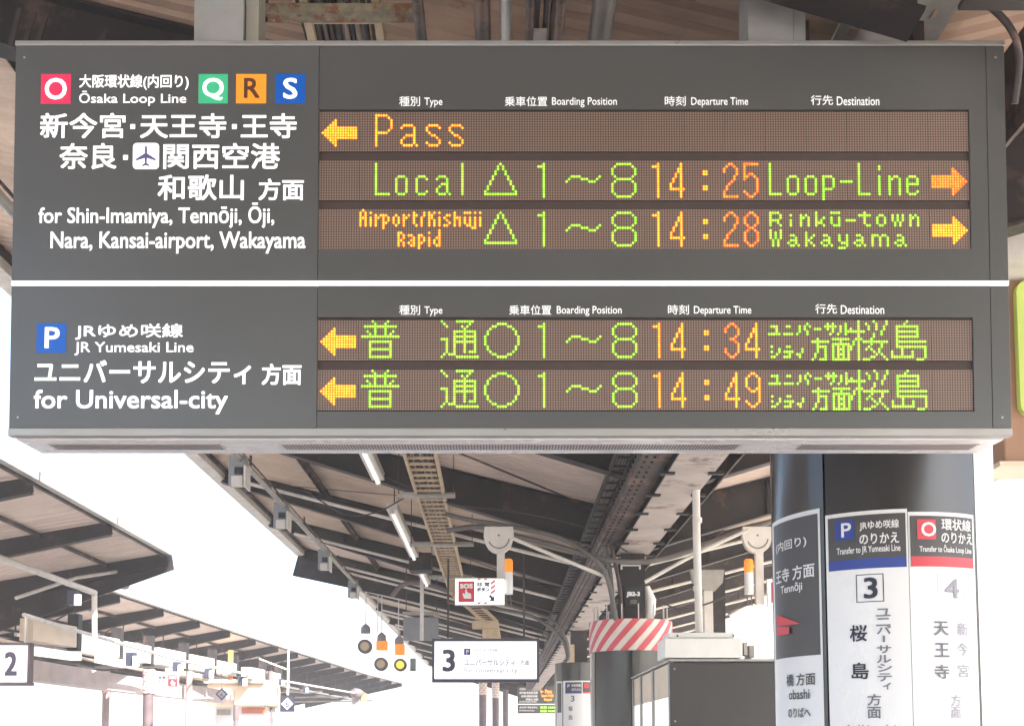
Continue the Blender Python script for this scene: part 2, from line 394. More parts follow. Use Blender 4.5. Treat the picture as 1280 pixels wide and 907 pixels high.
def sbox(name, m, px0, py0, px1, py1, y0, y1, parent=root, bevel=0):
    a = S(px0, py1); c = S(px1, py0); return boxpart(name, parent, m, (a[0], y0, a[1]), (c[0], y1, c[1]), bevel)
# housing behind the face
boxpart('housing', root, alu, (.006, .012, .018), (BW-.006, BD, BH-.006), .004)
boxpart('bottom_plate', root, under, (.012, .03, -.004), (BW-.012, BD-.004, .0175), .003)
boxpart('bottom_trim', root, alu, (0, -.004, .0), (BW, .0295, .026), .003)
boxpart('top_trim', root, alu, (0, -.004, BH-.012), (BW, BD, BH+.004), .002)
xl = S(397.5, 300)[0]; xr = S(1213.5, 300)[0]
zt = BH-.0125; zb_ = .0265
sy = S(600, 354)[1]
u0 = S(600, 137)[1]; u1 = S(600, 311.5)[1]; l0 = S(600, 396.5)[1]; l1 = S(600, 514)[1]
ux0, ux1 = S(398, 225)[0], S(1211, 225)[0]; lx0, lx1 = S(398, 455)[0], S(1219, 455)[0]
lx1 = (ux1+lx1)/2; ux1 = lx1; lx0 = ux0
FT = .011
def face(name, m, x0, x1, z0, z1, y0=0): return boxpart(name, root, m, (x0, y0, z0), (x1, FT, z1), .0012)
face('route_panel', board, .002, xl-.001, sy+.0085, zt)
face('route_panel', board, .002, xl-.001, zb_, sy-.0085)
# display side faceplate, built round the two windows
b = MB()
for (x0, x1, z0, z1) in ((xl+.001, ux1, u0, zt), (xl+.001, ux1, sy+.0085, u1), (xl+.001, ux0, u1, u0), (ux1, BW-.062, sy+.0085, zt)): b.box((x0, 0, z0), (x1, FT, z1))
b.build('display_faceplate', board2, root)
b = MB()
for (x0, x1, z0, z1) in ((xl+.001, lx1, l0, sy-.0085), (xl+.001, lx1, zb_, l1), (xl+.001, lx0, l1, l0), (lx1, BW-.062, zb_, sy-.0085)): b.box((x0, 0, z0), (x1, FT, z1))
b.build('display_faceplate', board2, root)
face('end_panel', board2, BW-.060, BW-.002, sy+.0085, zt); face('end_panel', board2, BW-.060, BW-.002, zb_, sy-.0085)
boxpart('divider_strip', root, lit, (.002, -.003, sy-.0075), (BW-.002, FT, sy+.0075), .001)
# window back plates between the LED bands
boxpart('display_back', root, dark, (ux0-.01, .0111, u1-.01), (ux1+.01, .0118, u0+.01))
boxpart('display_back', root, dark, (lx0-.01, .0111, l1-.01), (lx1+.01, .0118, l0+.01))
# LED matrix material : unlit dots on a dark printed grid
P = (ux1-ux0-.001)/256.0
def ledmat():
    m = bpy.data.materials.new('led_matrix'); m.use_nodes = True; t = m.node_tree; B = t.nodes['Principled BSDF']
    tc = t.nodes.new('ShaderNodeTexCoord'); sp = t.nodes.new('ShaderNodeSeparateXYZ'); t.links.new(tc.outputs['Object'], sp.inputs[0])
    outs = []
    for ax in ('X', 'Z'):
        a = t.nodes.new('ShaderNodeMath'); a.operation = 'DIVIDE'; a.inputs[1].default_value = P; t.links.new(sp.outputs[ax], a.inputs[0])
        f = t.nodes.new('ShaderNodeMath'); f.operation = 'FRACT'; t.links.new(a.outputs[0], f.inputs[0])
        g = t.nodes.new('ShaderNodeMath'); g.operation = 'SUBTRACT'; g.inputs[1].default_value = .5; t.links.new(f.outputs[0], g.inputs[0])
        h = t.nodes.new('ShaderNodeMath'); h.operation = 'MULTIPLY'; t.links.new(g.outputs[0], h.inputs[0]); t.links.new(g.outputs[0], h.inputs[1]); outs.append(h)
    s = t.nodes.new('ShaderNodeMath'); s.operation = 'ADD'; t.links.new(outs[0].outputs[0], s.inputs[0]); t.links.new(outs[1].outputs[0], s.inputs[1])
    r = t.nodes.new('ShaderNodeValToRGB'); r.color_ramp.elements[0].position = .10; r.color_ramp.elements[1].position = .26
    r.color_ramp.elements[0].color = (.25, .17, .132, 1); r.color_ramp.elements[1].color = (.05, .027, .021, 1)
    t.links.new(s.outputs[0], r.inputs[0]); t.links.new(r.outputs[0], B.inputs['Base Color']); B.inputs['Roughness'].default_value = .45
    return m
ledm = ledmat()
bands = []
for ytop, ybot, x0, x1 in ((138.5, 189, ux0, ux1), (199.3, 250, ux0, ux1), (260.3, 311, ux0, ux1), (398, 451.5, lx0, lx1), (460.5, 513, lx0, lx1)):
    zc = (S(600, ytop)[1]+S(600, ybot)[1])/2; bands.append((x0+.0005, zc+8*P))
mod = None
for bi, (bx, bz) in enumerate(bands):
    for k in range(16):
        if mod is None:
            mb = MB(); mb.box((0, 0, -16*P+.0), (16*P-.0011, .005, 0)); mod = mb.build('led_module', ledm, root)
            o = mod
        else:
            o = mod.copy(); COL.objects.link(o)
        o.location = (bx+k*16*P, .0055, bz); o['_w'] = [0, 0, 0]
def parse(spec):
    pts = []
    for row in spec.split(';'):
        if not row.strip(): continue
        r_, cs = row.split(':'); rr = r_.split('-'); rows = range(int(rr[0]), int(rr[-1])+1)
        for c in cs.split(','):
            a = c.split('-'); 
            for q in range(int(a[0]), int(a[-1])+1):
                for rw in rows: pts.append((rw, q))
    return sorted(set(pts))
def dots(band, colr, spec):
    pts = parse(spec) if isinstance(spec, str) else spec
    bx, bz = bands[band]; core, halo, core2 = LED[colr]
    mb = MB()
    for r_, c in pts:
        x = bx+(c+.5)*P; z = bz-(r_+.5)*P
        mb.disc((x, .0050, z), P*.61, 8, halo); mb.disc((x, .0045, z), P*.40, 8, core if random.random() < .7 else core2)  # wider dim disc paints the glow bleeding round each lit dot
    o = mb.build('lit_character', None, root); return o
AL = '8:1;7:2-14;8:2-14;9:2-14;6:3-14;10:3-14;5:4-6;11:4-6;4:5-6;12:5-6;3:6;13:6'
def shift(pts, dr=0, dc=0): return [(r_+dr, c+dc) for r_, c in pts]
def mirror(pts, a): return [(r_, a-c) for r_, c in pts]
arrowL = parse('8:1-14;7:2-14;9:2-14;6:3-14;10:3-14;5:4-6;11:4-6;4:5-6;12:5-6;3:6;13:6')
arrowR = mirror(arrowL, 255)
dots(0, 'y', arrowL); dots(3, 'y', arrowL); dots(4, 'y', arrowL)
dots(1, 'o', arrowR); dots(2, 'y', arrowR)
dots(0, 'y', '1-13:22;1:22-26;2:27;3-6:28;7:27;8:22-26')
dots(0, 'y', '5:33-36;6:32,37;7-8:37;9:34-37;10:33,37;11-12:32,37;13:33-36,38')
sS = parse('5:43-46;6:42,47;7:42;8:43;9:44,45;10:46;11:47;12:42,47;13:43-46')
dots(0, 'y', sS); dots(0, 'y', shift(sS, 0, 9))
dots(1, 'g', '1-13:22;13:22-27'); dots(1, 'g', '6:31-33;7-12:30,34;13:31-33'); dots(1, 'g', '6:39-41;7:38,42;8-11:38;12:38,42;13:39-41')
dots(1, 'g', '6:47-49;7:46,50;8:50;9:48-50;10:47,50;11-12:46,50;13:47-49,51'); dots(1, 'g', '1-13:56')
tri = parse('1:71;2-3:70,72;4-5:69,73;6-7:68,74;8-9:67,75;10-11:66,76;12-13:65,77;13:65-77')
dots(1, 'g', tri); dots(2, 'g', tri)
circ = parse('1:70-73;2:68,69,74,75;3:67,76;4-5:66,77;6-9:65,78;10-11:66,77;12:67,76;13:68,69,74,75;14:70-73')
dots(3, 'g', circ); dots(4, 'g', circ)
one = parse('1-14:88;2:86,87'); til = parse('8:97;7:98;6:99-102;7:103-105;8:106-108;7:109;6:110')
eight = parse('1:117-122;2:116,123;3-5:115,124;6:116,123;7:117-122;8:116,123;9-12:115,124;13:116,123;14:117-122')
four = parse('1-14:142;3-4:141;5-6:140;7-8:139;9-11:138;11:138-143')
colon = parse('4-5:151,152;10-11:151,152')
for bnd in (1, 2, 3, 4):
    dots(bnd, 'g', one); dots(bnd, 'g', til); dots(bnd, 'g', eight)
    dots(bnd, 'y', shift(one, 0, 45)); dots(bnd, 'y', four); dots(bnd, 'y', colon)
two = parse('1:161,162;2:160,163;3-4:159,164;5:164;6-7:163;8:162;9:161;10-11:160;12-13:159;14:159-164')
five = parse('1:167-172;2-7:167;5:169,170;6:168,171;7-11:172;12:167,172;13:168,171;14:169,170')
n8 = parse('1:169,170;2:168,171;3-5:167,172;6:168,171;7:169,170;8:168,171;9-12:167,172;13:168,171;14:169,170')
three = parse('1:161,162;2:160,163;3-4:159,164;5:164;6:163;7:161,162;8:163;9-11:164;11-12:159,164;13:160,163;14:161,162')
nine = parse('1:169,170;2:168,171;3-6:167,172;7:168,171,172;8:169,170,172;9-11:172;12:167,172;13:168,171;14:169,170')
four2 = shift(four, 0, 29); four3 = shift(four, 0, 21)
dots(1, 'o', two); dots(1, 'o', five); dots(2, 'o', two); dots(2, 'o', n8)
dots(3, 'o', three); dots(3, 'y', four2); dots(4, 'y', four3); dots(4, 'y', nine)
oo = parse('6:185-187;7-12:184,188;13:185-187')
dots(1, 'g', '1-13:177;13:177-181'); dots(1, 'g', oo); dots(1, 'g', shift(oo, 0, 7)); dots(1, 'g', '6:198-201;7-10:198,202;11:198-201;12-15:198')
dots(1, 'g', '8:205-209'); dots(1, 'g', '1-13:212;13:212-216'); dots(1, 'g', '2-3:220;6-13:220'); dots(1, 'g', '6-13:224;6:226,227;7:225;7-13:228')
dots(1, 'g', '6:232-234;7-8:231,235;9:231-235;10-11:231;12:231,235;13:232-234')
for s_ in ('0:17;1-6:16,18;3:17', '1:20;3-6:20', '2-6:22;3:23', '2:24-26;3-4:25,27;5:25,26;6-7:25', '2:30;3-5:29,31;6:30', '2-6:33;3:34;2:35',
           '1-5:37;2:38;6:38', '3-6:40;1-2:41', '1-6:43;2-3:44;1:45;4-6:45', '1:47;3-6:47', '2:50,51;3:49;4:50;5:51;6:49,50', '1-6:53;3:54;3-6:55', '1:57-59;3-5:57,59;6:58,59',
           '1:61;3-7:61;7:60', '1:63;3-6:63', '9:31,32;10-11:31,33;12:31,32;13-14:31,33', '10:35,36;11:37;12:36,37;13:35,37;14:36,37', '10-15:39;10:40;11-12:41;13:40',
           '9:43;11-14:43', '8-14:47;11:46;12-13:45;14:46'): dots(2, 'y', s_)
aa = parse('10:185,186;11:187;12:185-187;13:184,187;14:185,186,188')
for s_ in ('1:177-180;2-3:177,181;4:177-180;5:177,180;6:177,181', '2:185;4-6:185', '2-6:189;2:191;3:190,192;4-6:192', '1-6:195;3:198;4:197;5:196,197;6:198', '1:201-204;3-5:201,204;6:202-204',
           '4:207-210', '1:214;2:212-216;3-5:214;6:215,216', '2:220,221;3-5:219,222;6:220,221', '2-4:225,227,229;5-6:226,228', '2-6:232;2:234;3:233,235;4-6:235',
           '8-11:177,181;9-11:179;12-14:178,180', '9-14:191;10:194;11:193;12:192;13:193;14:194', '10-12:204,207;13:205-207;14:207;15:204-206', '10:217-219,221,222;11-14:217,220,223'): dots(2, 'g', s_)
for dc in (0, 13, 26, 42): dots(2, 'g', shift(aa, 0, dc))
fu = '0:21,27;1:22,26;2:18-30;3:22,26;4:19,22,26,29;5:20,22,26,28;6:17-31;8:20-28;9-10:20,28;11:20-28;12-13:20,28;14:20-28'
tsu = '0:48,54-60;1:49,59;2:50,56,58;3:57;4:53-61;5:53,57,61;6:53-61;7:48-50,53,57,61;8:50,53-61;9-11:50,53,57,61;12:50,53,57,59-61;13:49,51-53;14:48,54-62'
kana = ('2:177-179;3-4:179;5:176-180', '2:183,184;5:182-185', '2-4:188;5:187;2-3:190;1:191;2:192;4-5:191', '3:194-196', '2:198-202;1:199,201;3:199,201;4:201;5:200', '2-4:204;5:203;1-5:206;4:207;3:208',
        '10:177;12:177;14:177,178;13:179;11-12:180', '10:183,184;12:182-185;13:184;14:182-184', '11-12:189;13:187,188;14:188',
        '7:195;8:193-199;9:195;10:195-198;11-12:195,198;13-14:194,198;15:193,196-198', '7:201-207;8:204;9:201-207;10:201,203,205,207;11:201,203-205,207;12:201,203,205,207;13:201,203-205,207;14:201,203,205,207;15:201-207',
        '0-15:211;4:208-213;7:210-212;8-9:209;10-11:208;1:214;2-3:215;0:217;1-3:218;0-1:222;2-3:221;4-5:220;5-6:217;7:216;8:213-222;9:216,220;10:215,220;11:214,216,219;12:217,219;13:218,220;14:216,217,221;15:213-215,222',
        '0:230;1:229;2:226-234;3:226,234;4:226-234;5:226,234;6:226-234;7:226;8:226-237;9:226;10:226-237;11:228,237;12-13:224,228,232,237;14:224-232,237;15:234-236')
for bnd in (3, 4):
    dots(bnd, 'g', fu); dots(bnd, 'g', tsu)
    for s_ in kana: dots(bnd, 'g', s_)
# printed lettering
def letter(items, m=lit, y=-.0006, name='lettering', bold=.0013, parent=root):
    mb = MB()
    for s_, x0, y0, x1, y1 in items:
        a = S(x0, y1); c = S(x1, y0)
        if s_ == '.':
            mb.box((a[0], y-.0004, a[1]), (c[0], y, c[1])); continue
        put_text(mb, s_, a[0], a[1], c[0], c[1], mps(y), bold)
    return mb.build(name, m, parent)
JB = .0013
letter([('大阪環状線(内回り)', 99, 93.5, 236, 112.5)], bold=.0006)
letter([('Ōsaka Loop Line', 99, 114, 233, 132.5)], bold=.0003)
for it in (('新今宮', 50, 141.5, 157, 173), ('天王寺', 175, 142, 283, 173), ('王寺', 301, 142, 371, 173), ('奈良', 74, 179, 146, 211.5), ('関西空港', 204, 179, 350, 211.5), ('和歌山', 197, 218.5, 305, 250.5), ('方面', 323, 223.5, 380, 250.5)): letter([it], bold=JB)
for it in (('.', 163, 155.5, 169, 161.5), ('.', 290, 155.5, 296, 161.5), ('.', 154, 194, 160, 200)): letter([it], name='middle_dot')
letter([('for Shin-Imamiya, Tennōji, Ōji,', 48, 253.5, 343, 285)], bold=.0008)
letter([('Nara, Kansai-airport, Wakayama', 63, 289.5, 382, 317)], bold=.0008)
letter([('JRゆめ咲線', 94, 404.5, 229, 424.5)], bold=.0007)
letter([('JR Yumesaki Line', 93, 427.5, 242, 444)], bold=.0004)
letter([('ユニバーサルシティ', 43, 450, 314, 480)], bold=.0015); letter([('方面', 327, 454.5, 377, 481)], bold=.0015)
letter([('for Universal-city', 42, 487, 285, 517.5)], bold=.0011)
for y_, dx in ((0, 0), (1, 1)):
    q = 260.5 if y_ else 0
    for items in ([('種別', 499, 121, 525, 133), ('Type', 530.5, 122.5, 553, 134.5)], [('乗車位置', 631+5.5*y_, 121, 684+5*y_, 133), ('Boarding Position', 690+6*y_, 122, 771+6*y_, 134.5)],
                  [('時刻', 831+4*y_, 120.5, 857+4*y_, 132.5), ('Departure Time', 864+3.5*y_, 122, 935+4*y_, 134.5)], [('行先', 1013.5+5.5*y_, 119.5, 1041+5*y_, 131.5), ('Destination', 1046+5*y_, 121, 1099+6*y_, 132)]):
        for s_, a, b_, c, d_ in items: letter([(s_, a, b_+q, c, d_+q)], bold=.0001, m=litdim)
def symbol(px0, py0, px1, py1, m, ch, mi, bx):
    sq = sbox('line_symbol', m, px0, py0, px1, py1, -.0012, 0)
    sq['_local'] = 1
    letter([(ch,)+bx], m=mi, y=-.0018, name='symbol_letter', bold=.0014, parent=sq)
symbol(51, 93, 89, 130, red, 'O', lit, (56, 98, 84, 125)); symbol(248, 93, 285, 129.5, green, 'Q', lit, (253, 98, 280, 126))
symbol(295, 93, 333, 129.5, orange, 'R', brownink, (305, 98, 325, 123)); symbol(344, 93, 381.5, 129.5, blue, 'S', lit, (354, 98, 372, 124))
symbol(45.5, 404, 83, 441, blue, 'P', lit, (56, 409, 75, 435))
# airport pictogram
a = S(166, 211.5); c = S(199, 179)
mb = MB(); r_ = .012; pts = []
for (cx_, cz_, t0) in ((c[0]-r_, c[1]-r_, 0), (a[0]+r_, c[1]-r_, 90), (a[0]+r_, a[1]+r_, 180), (c[0]-r_, a[1]+r_, 270)):
    for k in range(5): t = R(t0+k*22.5); pts.append((cx_+r_*math.cos(t), cz_+r_*math.sin(t)))
mb.prism(pts, 0, -.0012); sq = mb.build('airport_symbol', lit, root)
W_ = c[0]-a[0]; cx_ = (a[0]+c[0])/2; cz_ = (a[1]+c[1])/2
half = [(0, .42), (.03, .38), (.045, .30), (.045, .10), (.38, -.12), (.38, -.19), (.045, -.08), (.035, -.28), (.14, -.36), (.14, -.41), (0, -.37)]
pts = [(cx_+x*W_, cz_+z*W_) for x, z in half]+[(cx_-x*W_, cz_+z*W_) for x, z in reversed(half[1:-1])]
mb = MB(); mb.prism(pts, -.0013, -.0019); mb.build('aeroplane', navyplane, sq)
# grilles in the underside : three rows of slots
for gx0, gx1 in ((62, 277), (352, 925), (1000, 1222)):
    xa = onh(gx0, 562, .94).x-pb.x; xb = onh(gx1, 562, .94).x-pb.x
    boxpart('grille_plate', root, mat('grille_metal', (.5, .45, .43), .35, .3, .08, 4), (xa, .085, -.0065), (xb, .165, -.004))
    mb = MB(); x = xa+.006; k = 0
    while x < xb-.006:
        for r0 in (.092, .117, .142): mb.box((x, r0, -.0075), (x+.0048, r0+.016, -.0065))
        x += .0098
    tag(mb.build('grille_slot', conduit, root), kind='stuff')
# hanger posts going up into the canopy
for px0, px1, side in ((237, 317, 1), (940, 1013, -1)):
    a = S(px0, 50)[0]; c = S(px1, 50)[0]
    mb = MB(); wz = (c-a)*.78
    mb.box((a, .05, BH+.004), (a+wz, .19, BH+.75), hang)
    if side > 0: mb.box((a+wz+.004, .07, BH+.004), (c, .17, BH+.75), hang2)
    else: mb.box((a+wz+.002, .055, BH+.004), (c, .185, BH+.75), hang)
    mb.build('hanger_post', None, root)
for z_, x_ in ((BH-.05, .03), (BH-.05, BW-.03), (.06, BW-.03), (.06, .03)):
    mb = MB(); mb.tube([(x_, -.0015, z_), (x_, .001, z_)], .004); mb.build('screw', alu, root)

# ================================================================= pillars
def onz(px, py, c, r):
    d = ray(px, py); o = Vector((0, 0, EYE)); ax, ay = o.x-c[0], o.y-c[1]
    A = d.x*d.x+d.y*d.y; B = 2*(ax*d.x+ay*d.y); C = ax*ax+ay*ay-r*r; D = max(0, B*B-4*A*C)
    t = (-B-math.sqrt(D))/(2*A); p = o+d*t; return math.atan2(p.x-c[0], -(p.y-c[1])), p.z
PR = .458
C1 = (1.648, 4.8)
pil = thing('round_pillar', (C1[0], C1[1], 0), 'thick round pillar with platform 3 and 4 transfer panels right of the display board', 'pillar')
th = lambda px, py=740: onz(px, py, C1, PR)[0]
zz = lambda py, px=1103: onz(px, py, C1, PR)[1]
edges = [th(975), th(1033), th(1222)]
def wrap(c, r): return lambda u, v, l: (c[0]+(r+.0006+l)*math.sin(u), c[1]-(r+.0006+l)*math.cos(u), v)
ZT = 2.92
b = MB(); b.patch(C1, 0.0, 0, 2*math.pi, 0, ZT-.02, None, PR-.014, 40); b.build('core', black, pil)
segs = [(-math.pi*.62, edges[1]-.012, clad), (edges[1]+.012, edges[2]-.008, clad), (edges[2]+.008, math.pi*.62, pwhite), (math.pi*.62+.02, math.pi*1.38-.02, clad)]
for t0, t1, m_ in segs:
    b = MB(); b.patch(C1, PR-.013, t0, t1, 0, ZT, None, .013); b.build('cladding_panel', m_, pil)
def cpatch(name, m_, px0, px1, py0, py1, lift, parent=pil, pyr=740, c=C1, r=PR):
    t0, t1 = onz(px0, pyr, c, r)[0], onz(px1, pyr, c, r)[0]; cxp = (px0+px1)/2
    z1, z0 = onz(cxp, py0, c, r)[1], onz(cxp, py1, c, r)[1]
    b = MB(); b.patch(c, r+lift, t0, t1, z0, z1, None, .002, max(3, int((t1-t0)/.06))); return b.build(name, m_, parent)
def ctext(items, m_, lift=.006, bold=.0012, parent=pil, c=C1, r=PR, name='lettering'):
    mb = MB()
    for it in items:
        s_, x0, y0, x1, y1 = it
        t0, za = onz(x0, y1, c, r); t1, zb2 = onz(x1, y0, c, r)
        z0 = onz((x0+x1)/2, y1, c, r)[1]; z1 = onz((x0+x1)/2, y0, c, r)[1]
        vs, fs = glyphs(s_); offs = [(0, 0)] if not bold else [(-1, -1), (1, -1), (-1, 1), (1, 1), (0, 0)]
        mp = wrap(c, r+lift)
        for k, (dx, dz) in enumerate(offs):
            mb.add([mp(t0+(t1-t0)*x+dx*bold/r, z0+(z1-z0)*y+dz*bold, k*.0001) for x, y in vs], fs)
    return mb.build(name, m_, parent)
# panel A (partly turned away) : dark upper notice with white frame, white lower notice
cpatch('notice_frame', pwhite, 967.5, 1027, 641, 1000, .0005)
cpatch('notice_face', pgrey, 970, 1024.5, 647, 820, .003)
ctext([('(内回り)', 972, 673, 1009, 687)], pwhite, bold=.0008)
ctext([('王寺 方面', 972, 707, 1019, 724)], pwhite, bold=.0010)
ctext([('Tennōji', 978, 729, 1004, 742)], pwhite, bold=.0008)
mb = MB(); mp = wrap(C1, PR+.0135)
def cp(px, py): t, z = onz(px, py, C1, PR); return mp(t, z, 0)
mb.add([cp(975, 768), cp(985, 772), cp(1004, 779), cp(975, 782)], [(0, 1, 2, 3)]); mb.add([cp(975, 783), cp(990, 783), cp(990, 792), cp(975, 794)], [(0, 1, 2, 3)])
mb.build('arrow_mark', pred, pil)
ctext([('橋 方面', 985, 841, 1020, 856)], pgrey, bold=.0007); ctext([('obashi', 988, 861, 1013, 873)], pgrey, bold=.0005); ctext([('のりばへ', 987, 884, 1014, 896)], pgrey, bold=.0005)
# panel B platform 3, panel C platform 4
cpatch('notice_frame', pwhite, 1034, 1136.5, 638, 1000, .0005)
cpatch('notice_frame', pwhite, 1137.3, 1219, 640, 1000, .0005)
cpatch('header', pgrey, 1037.5, 1134, 643, 699, .003); cpatch('header', pgrey, 1139.5, 1216.5, 645, 697, .003)
cpatch('line_bar', pblue, 1037.5, 1134, 697.5, 710, .0035); cpatch('line_bar', pred, 1139.5, 1216.5, 695.5, 708, .0035)
s1 = cpatch('line_symbol', pblue, 1046.5, 1070, 650, 675, .0055); ctext([('P', 1053, 654, 1064, 671)], pwhite, .0085, .0012, s1, name='symbol_letter')
s2 = cpatch('line_symbol', pred, 1148, 1171, 649, 674, .0055); ctext([('O', 1151, 653, 1168, 670)], pwhite, .0085, .0012, s2, name='symbol_letter')
ctext([('JRゆめ咲線', 1075, 650, 1123, 662)], pwhite, bold=.0005); ctext([('のりかえ', 1075, 666, 1123, 679)], pwhite, bold=.0007)
ctext([('Transfer to JR Yumesaki Line', 1047, 682, 1125, 692.5)], pwhite, bold=.0004)
ctext([('環状線', 1176, 649, 1211, 663)], pwhite, bold=.0007); ctext([('のりかえ', 1176, 666, 1213, 679)], pwhite, bold=.0007)
ctext([('Transfer to Ōsaka Loop Line', 1149, 681, 1212, 692)], pwhite, bold=.0004)
def frame(px0, px1, py0, py1, w_, m_):
    mb = MB(); L = .003
    t0, t1 = onz(px0, 740, C1, PR)[0], onz(px1, 740, C1, PR)[0]; z1 = onz((px0+px1)/2, py0, C1, PR)[1]; z0 = onz((px0+px1)/2, py1, C1, PR)[1]
    wt = w_/PR
    for (a, b_, c_, d_) in ((t0, t1, z1-w_, z1), (t0, t1, z0, z0+w_), (t0, t0+wt, z0+w_, z1-w_), (t1-wt, t1, z0+w_, z1-w_)): mb.patch(C1, PR+L, a, b_, c_, d_, None, .001)
    mb.build('number_frame', m_, pil)
frame(1070.5, 1105, 717, 752, .0035, pgrey)
frame(1172, 1205, 717, 751, .0016, mat('faint_line', (.6, .6, .6), .4, 0, .02, 3))
ctext([('3', 1081, 722, 1096, 747)], ink, bold=.0022); ctext([('4', 1181, 724, 1197, 747)], mat('ink_faded', (.32, .31, .36), .5, 0, .05, 3), bold=.0014)
def vert(chars, xc, ys, w_, h_, m_, bold):
    ctext([(ch, xc-w_/2+dx, y-h_/2, xc+w_/2+dx, y+h_/2) for ch, y, dx in ys], m_, bold=bold)
vert('', 1073.5, [('桜', 791, 0), ('島', 838, 2)], 20, 20, ink, .0012)
kt = ['ユ', 'ニ', 'バ', '|', 'サ', 'ル', 'シ', 'テ', 'ィ']
inkm = mat('ink_grey', (.17, .17, .21), .5, 0, .08, 4)
vert('', 1104, [('ユ', 765, 0), ('ニ', 777, 0), ('バ', 787, 1), ('サ', 811, 1), ('ル', 823, 1), ('シ', 834, 2), ('テ', 846, 2)], 17, 9.5, inkm, .0008)
ctext([('|', 1103.5, 794, 1106, 802)], inkm, bold=.0004); ctext([('ィ', 1104, 853, 1113, 861)], inkm, bold=.0007)
vert('', 1093, [('方', 874, 0), ('面', 890, 0)], 16, 14, inkm, .0008)
fd = mat('ink_pale', (.36, .36, .42), .5, 0, .08, 4)
vert('', 1175.5, [('天', 785, 0), ('王', 812, 1), ('寺', 839, 1)], 17, 17, inkm, .0010)
vert('', 1202, [('新', 786, 0), ('今', 811, 0), ('宮', 838, 1)], 12, 16, fd, .0004)
vert('', 1194, [('方', 875, 0), ('面', 890, 0)], 11, 14, fd, .0004)
ctext([('for Universal-city', 1060, 905, 1127, 915)], inkm, bold=.0004)

def striped_band(parent, c, r, z0, z1, n=16):
    b = MB(); b.patch(c, r, 0, 2*math.pi, z0, z1, None, .004, 48); b.build('warning_band', stripe_w, parent)
    b = MB(); sl_ = (z1-z0)/r*.9
    for k in range(n):
        t0 = 2*math.pi*k/n; dt = math.pi/n
        for j in range(8):
            za, zb2 = z0+(z1-z0)*j/8, z0+(z1-z0)*(j+1)/8; ta, tb = t0+sl_*j/8, t0+sl_*(j+1)/8
            rr = r+.0075
            for q in range(3):
                f0, f1 = dt*q/3, dt*(q+1)/3
                pts = [(ta+f0, za), (ta+f1, za), (tb+f1, zb2), (tb+f0, zb2)]
                b.add([(c[0]+rr*math.sin(t), c[1]-rr*math.cos(t), z) for t, z in pts], [(0, 1, 2, 3)])
    b.build('warning_stripe', stripe_r, parent)
# second pillar : striped collar, bird spikes and the steel stanchion
C2 = (1.47, 12.55)
p2 = thing('round_pillar', (C2[0], C2[1], 0), 'dark round pillar with red and cream striped collar behind the boxy shelter', 'pillar')
z2 = at(789, 778, C2[1]).z; z2b = at(789, 812, C2[1]-PR).z
b = MB(); b.patch(C2, 0, 0, 2*math.pi, 0, z2-.02, None, PR-.02, 40); b.build('core', black, p2)
t = -math.pi
for k in range(6):
    t0 = -2.2+k*math.pi/3
    b = MB(); b.patch(C2, PR-.02, t0+.012, t0+math.pi/3-.012, 0, z2-.01, None, .02); b.build('cladding_panel', clad, p2)
striped_band(p2, C2, PR+.002, z2b, z2, 17)
for k in range(14):
    t = 2*math.pi*k/14+.1; x = C2[0]+(PR-.05)*math.sin(t); y = C2[1]-(PR-.05)*math.cos(t)
    b = MB(); b.tube([(x, y, z2-.02), (x, y, z2+.17)], .007, n=5); b.build('bird_spike', galvp, p2)
st = thing('steel_stanchion', (C2[0]+.02, C2[1]-.1, z2), 'dark steel post marked JB2-3 above the striped pillar', 'post')
xs0, xs1 = at(776, 720, 12.3).x, at(806, 720, 12.3).x
b = MB(); b.box((xs0, 12.3, z2-.02), (xs1, 12.315, EYE+2.07)); b.box((xs0, 12.59, z2-.02), (xs1, 12.605, EYE+2.07)); b.box(((xs0+xs1)/2-.01, 12.315, z2-.02), ((xs0+xs1)/2+.01, 12.59, EYE+2.07)); b.build('column_section', steel, st)
def planetext(parent, s_, px0, py0, px1, py1, Y, m_, bold=0, name='lettering'):
    a = at(px0, py1, Y); c = at(px1, py0, Y); mb = MB(); put_text(mb, s_, a.x, a.z, c.x, c.z, lambda u, v, l: (u, Y-l*3, v), bold); return mb.build(name, m_, parent)
def pbox(name, m_, px0, py0, px1, py1, Y, dep, parent, bevel=0):
    a = at(px0, py1, Y); c = at(px1, py0, Y); return boxpart(name, parent, m_, (a.x, Y, a.z), (c.x, Y+dep, c.z), bevel)
pbox('number_plate', black, 781, 733, 803, 757, 12.28, .018, st); planetext(st, 'JB2-3', 783, 739, 800, 746, 12.27, pwhite, .004)
pbox('small_plate', conduit, 788, 749, 796, 754, 12.27, .006, st)
pbox('bracket', pwhite, 777, 705, 800, 707, 12.27, .02, st); pbox('bracket', pwhite, 776, 703, 778, 711, 12.27, .02, st); pbox('bracket', pwhite, 799, 703, 801, 711, 12.27, .02, st)
b = MB(); c_ = at(808, 755, 12.45); b.tube([(c_.x, 12.45, c_.z-.20), (c_.x+.03, 12.45, c_.z-.1), (c_.x+.04, 12.45, c_.z+.05), (c_.x, 12.45, c_.z+.2)], [.05, .07, .07, .04]); b.build('round_cover', pwhite, st)
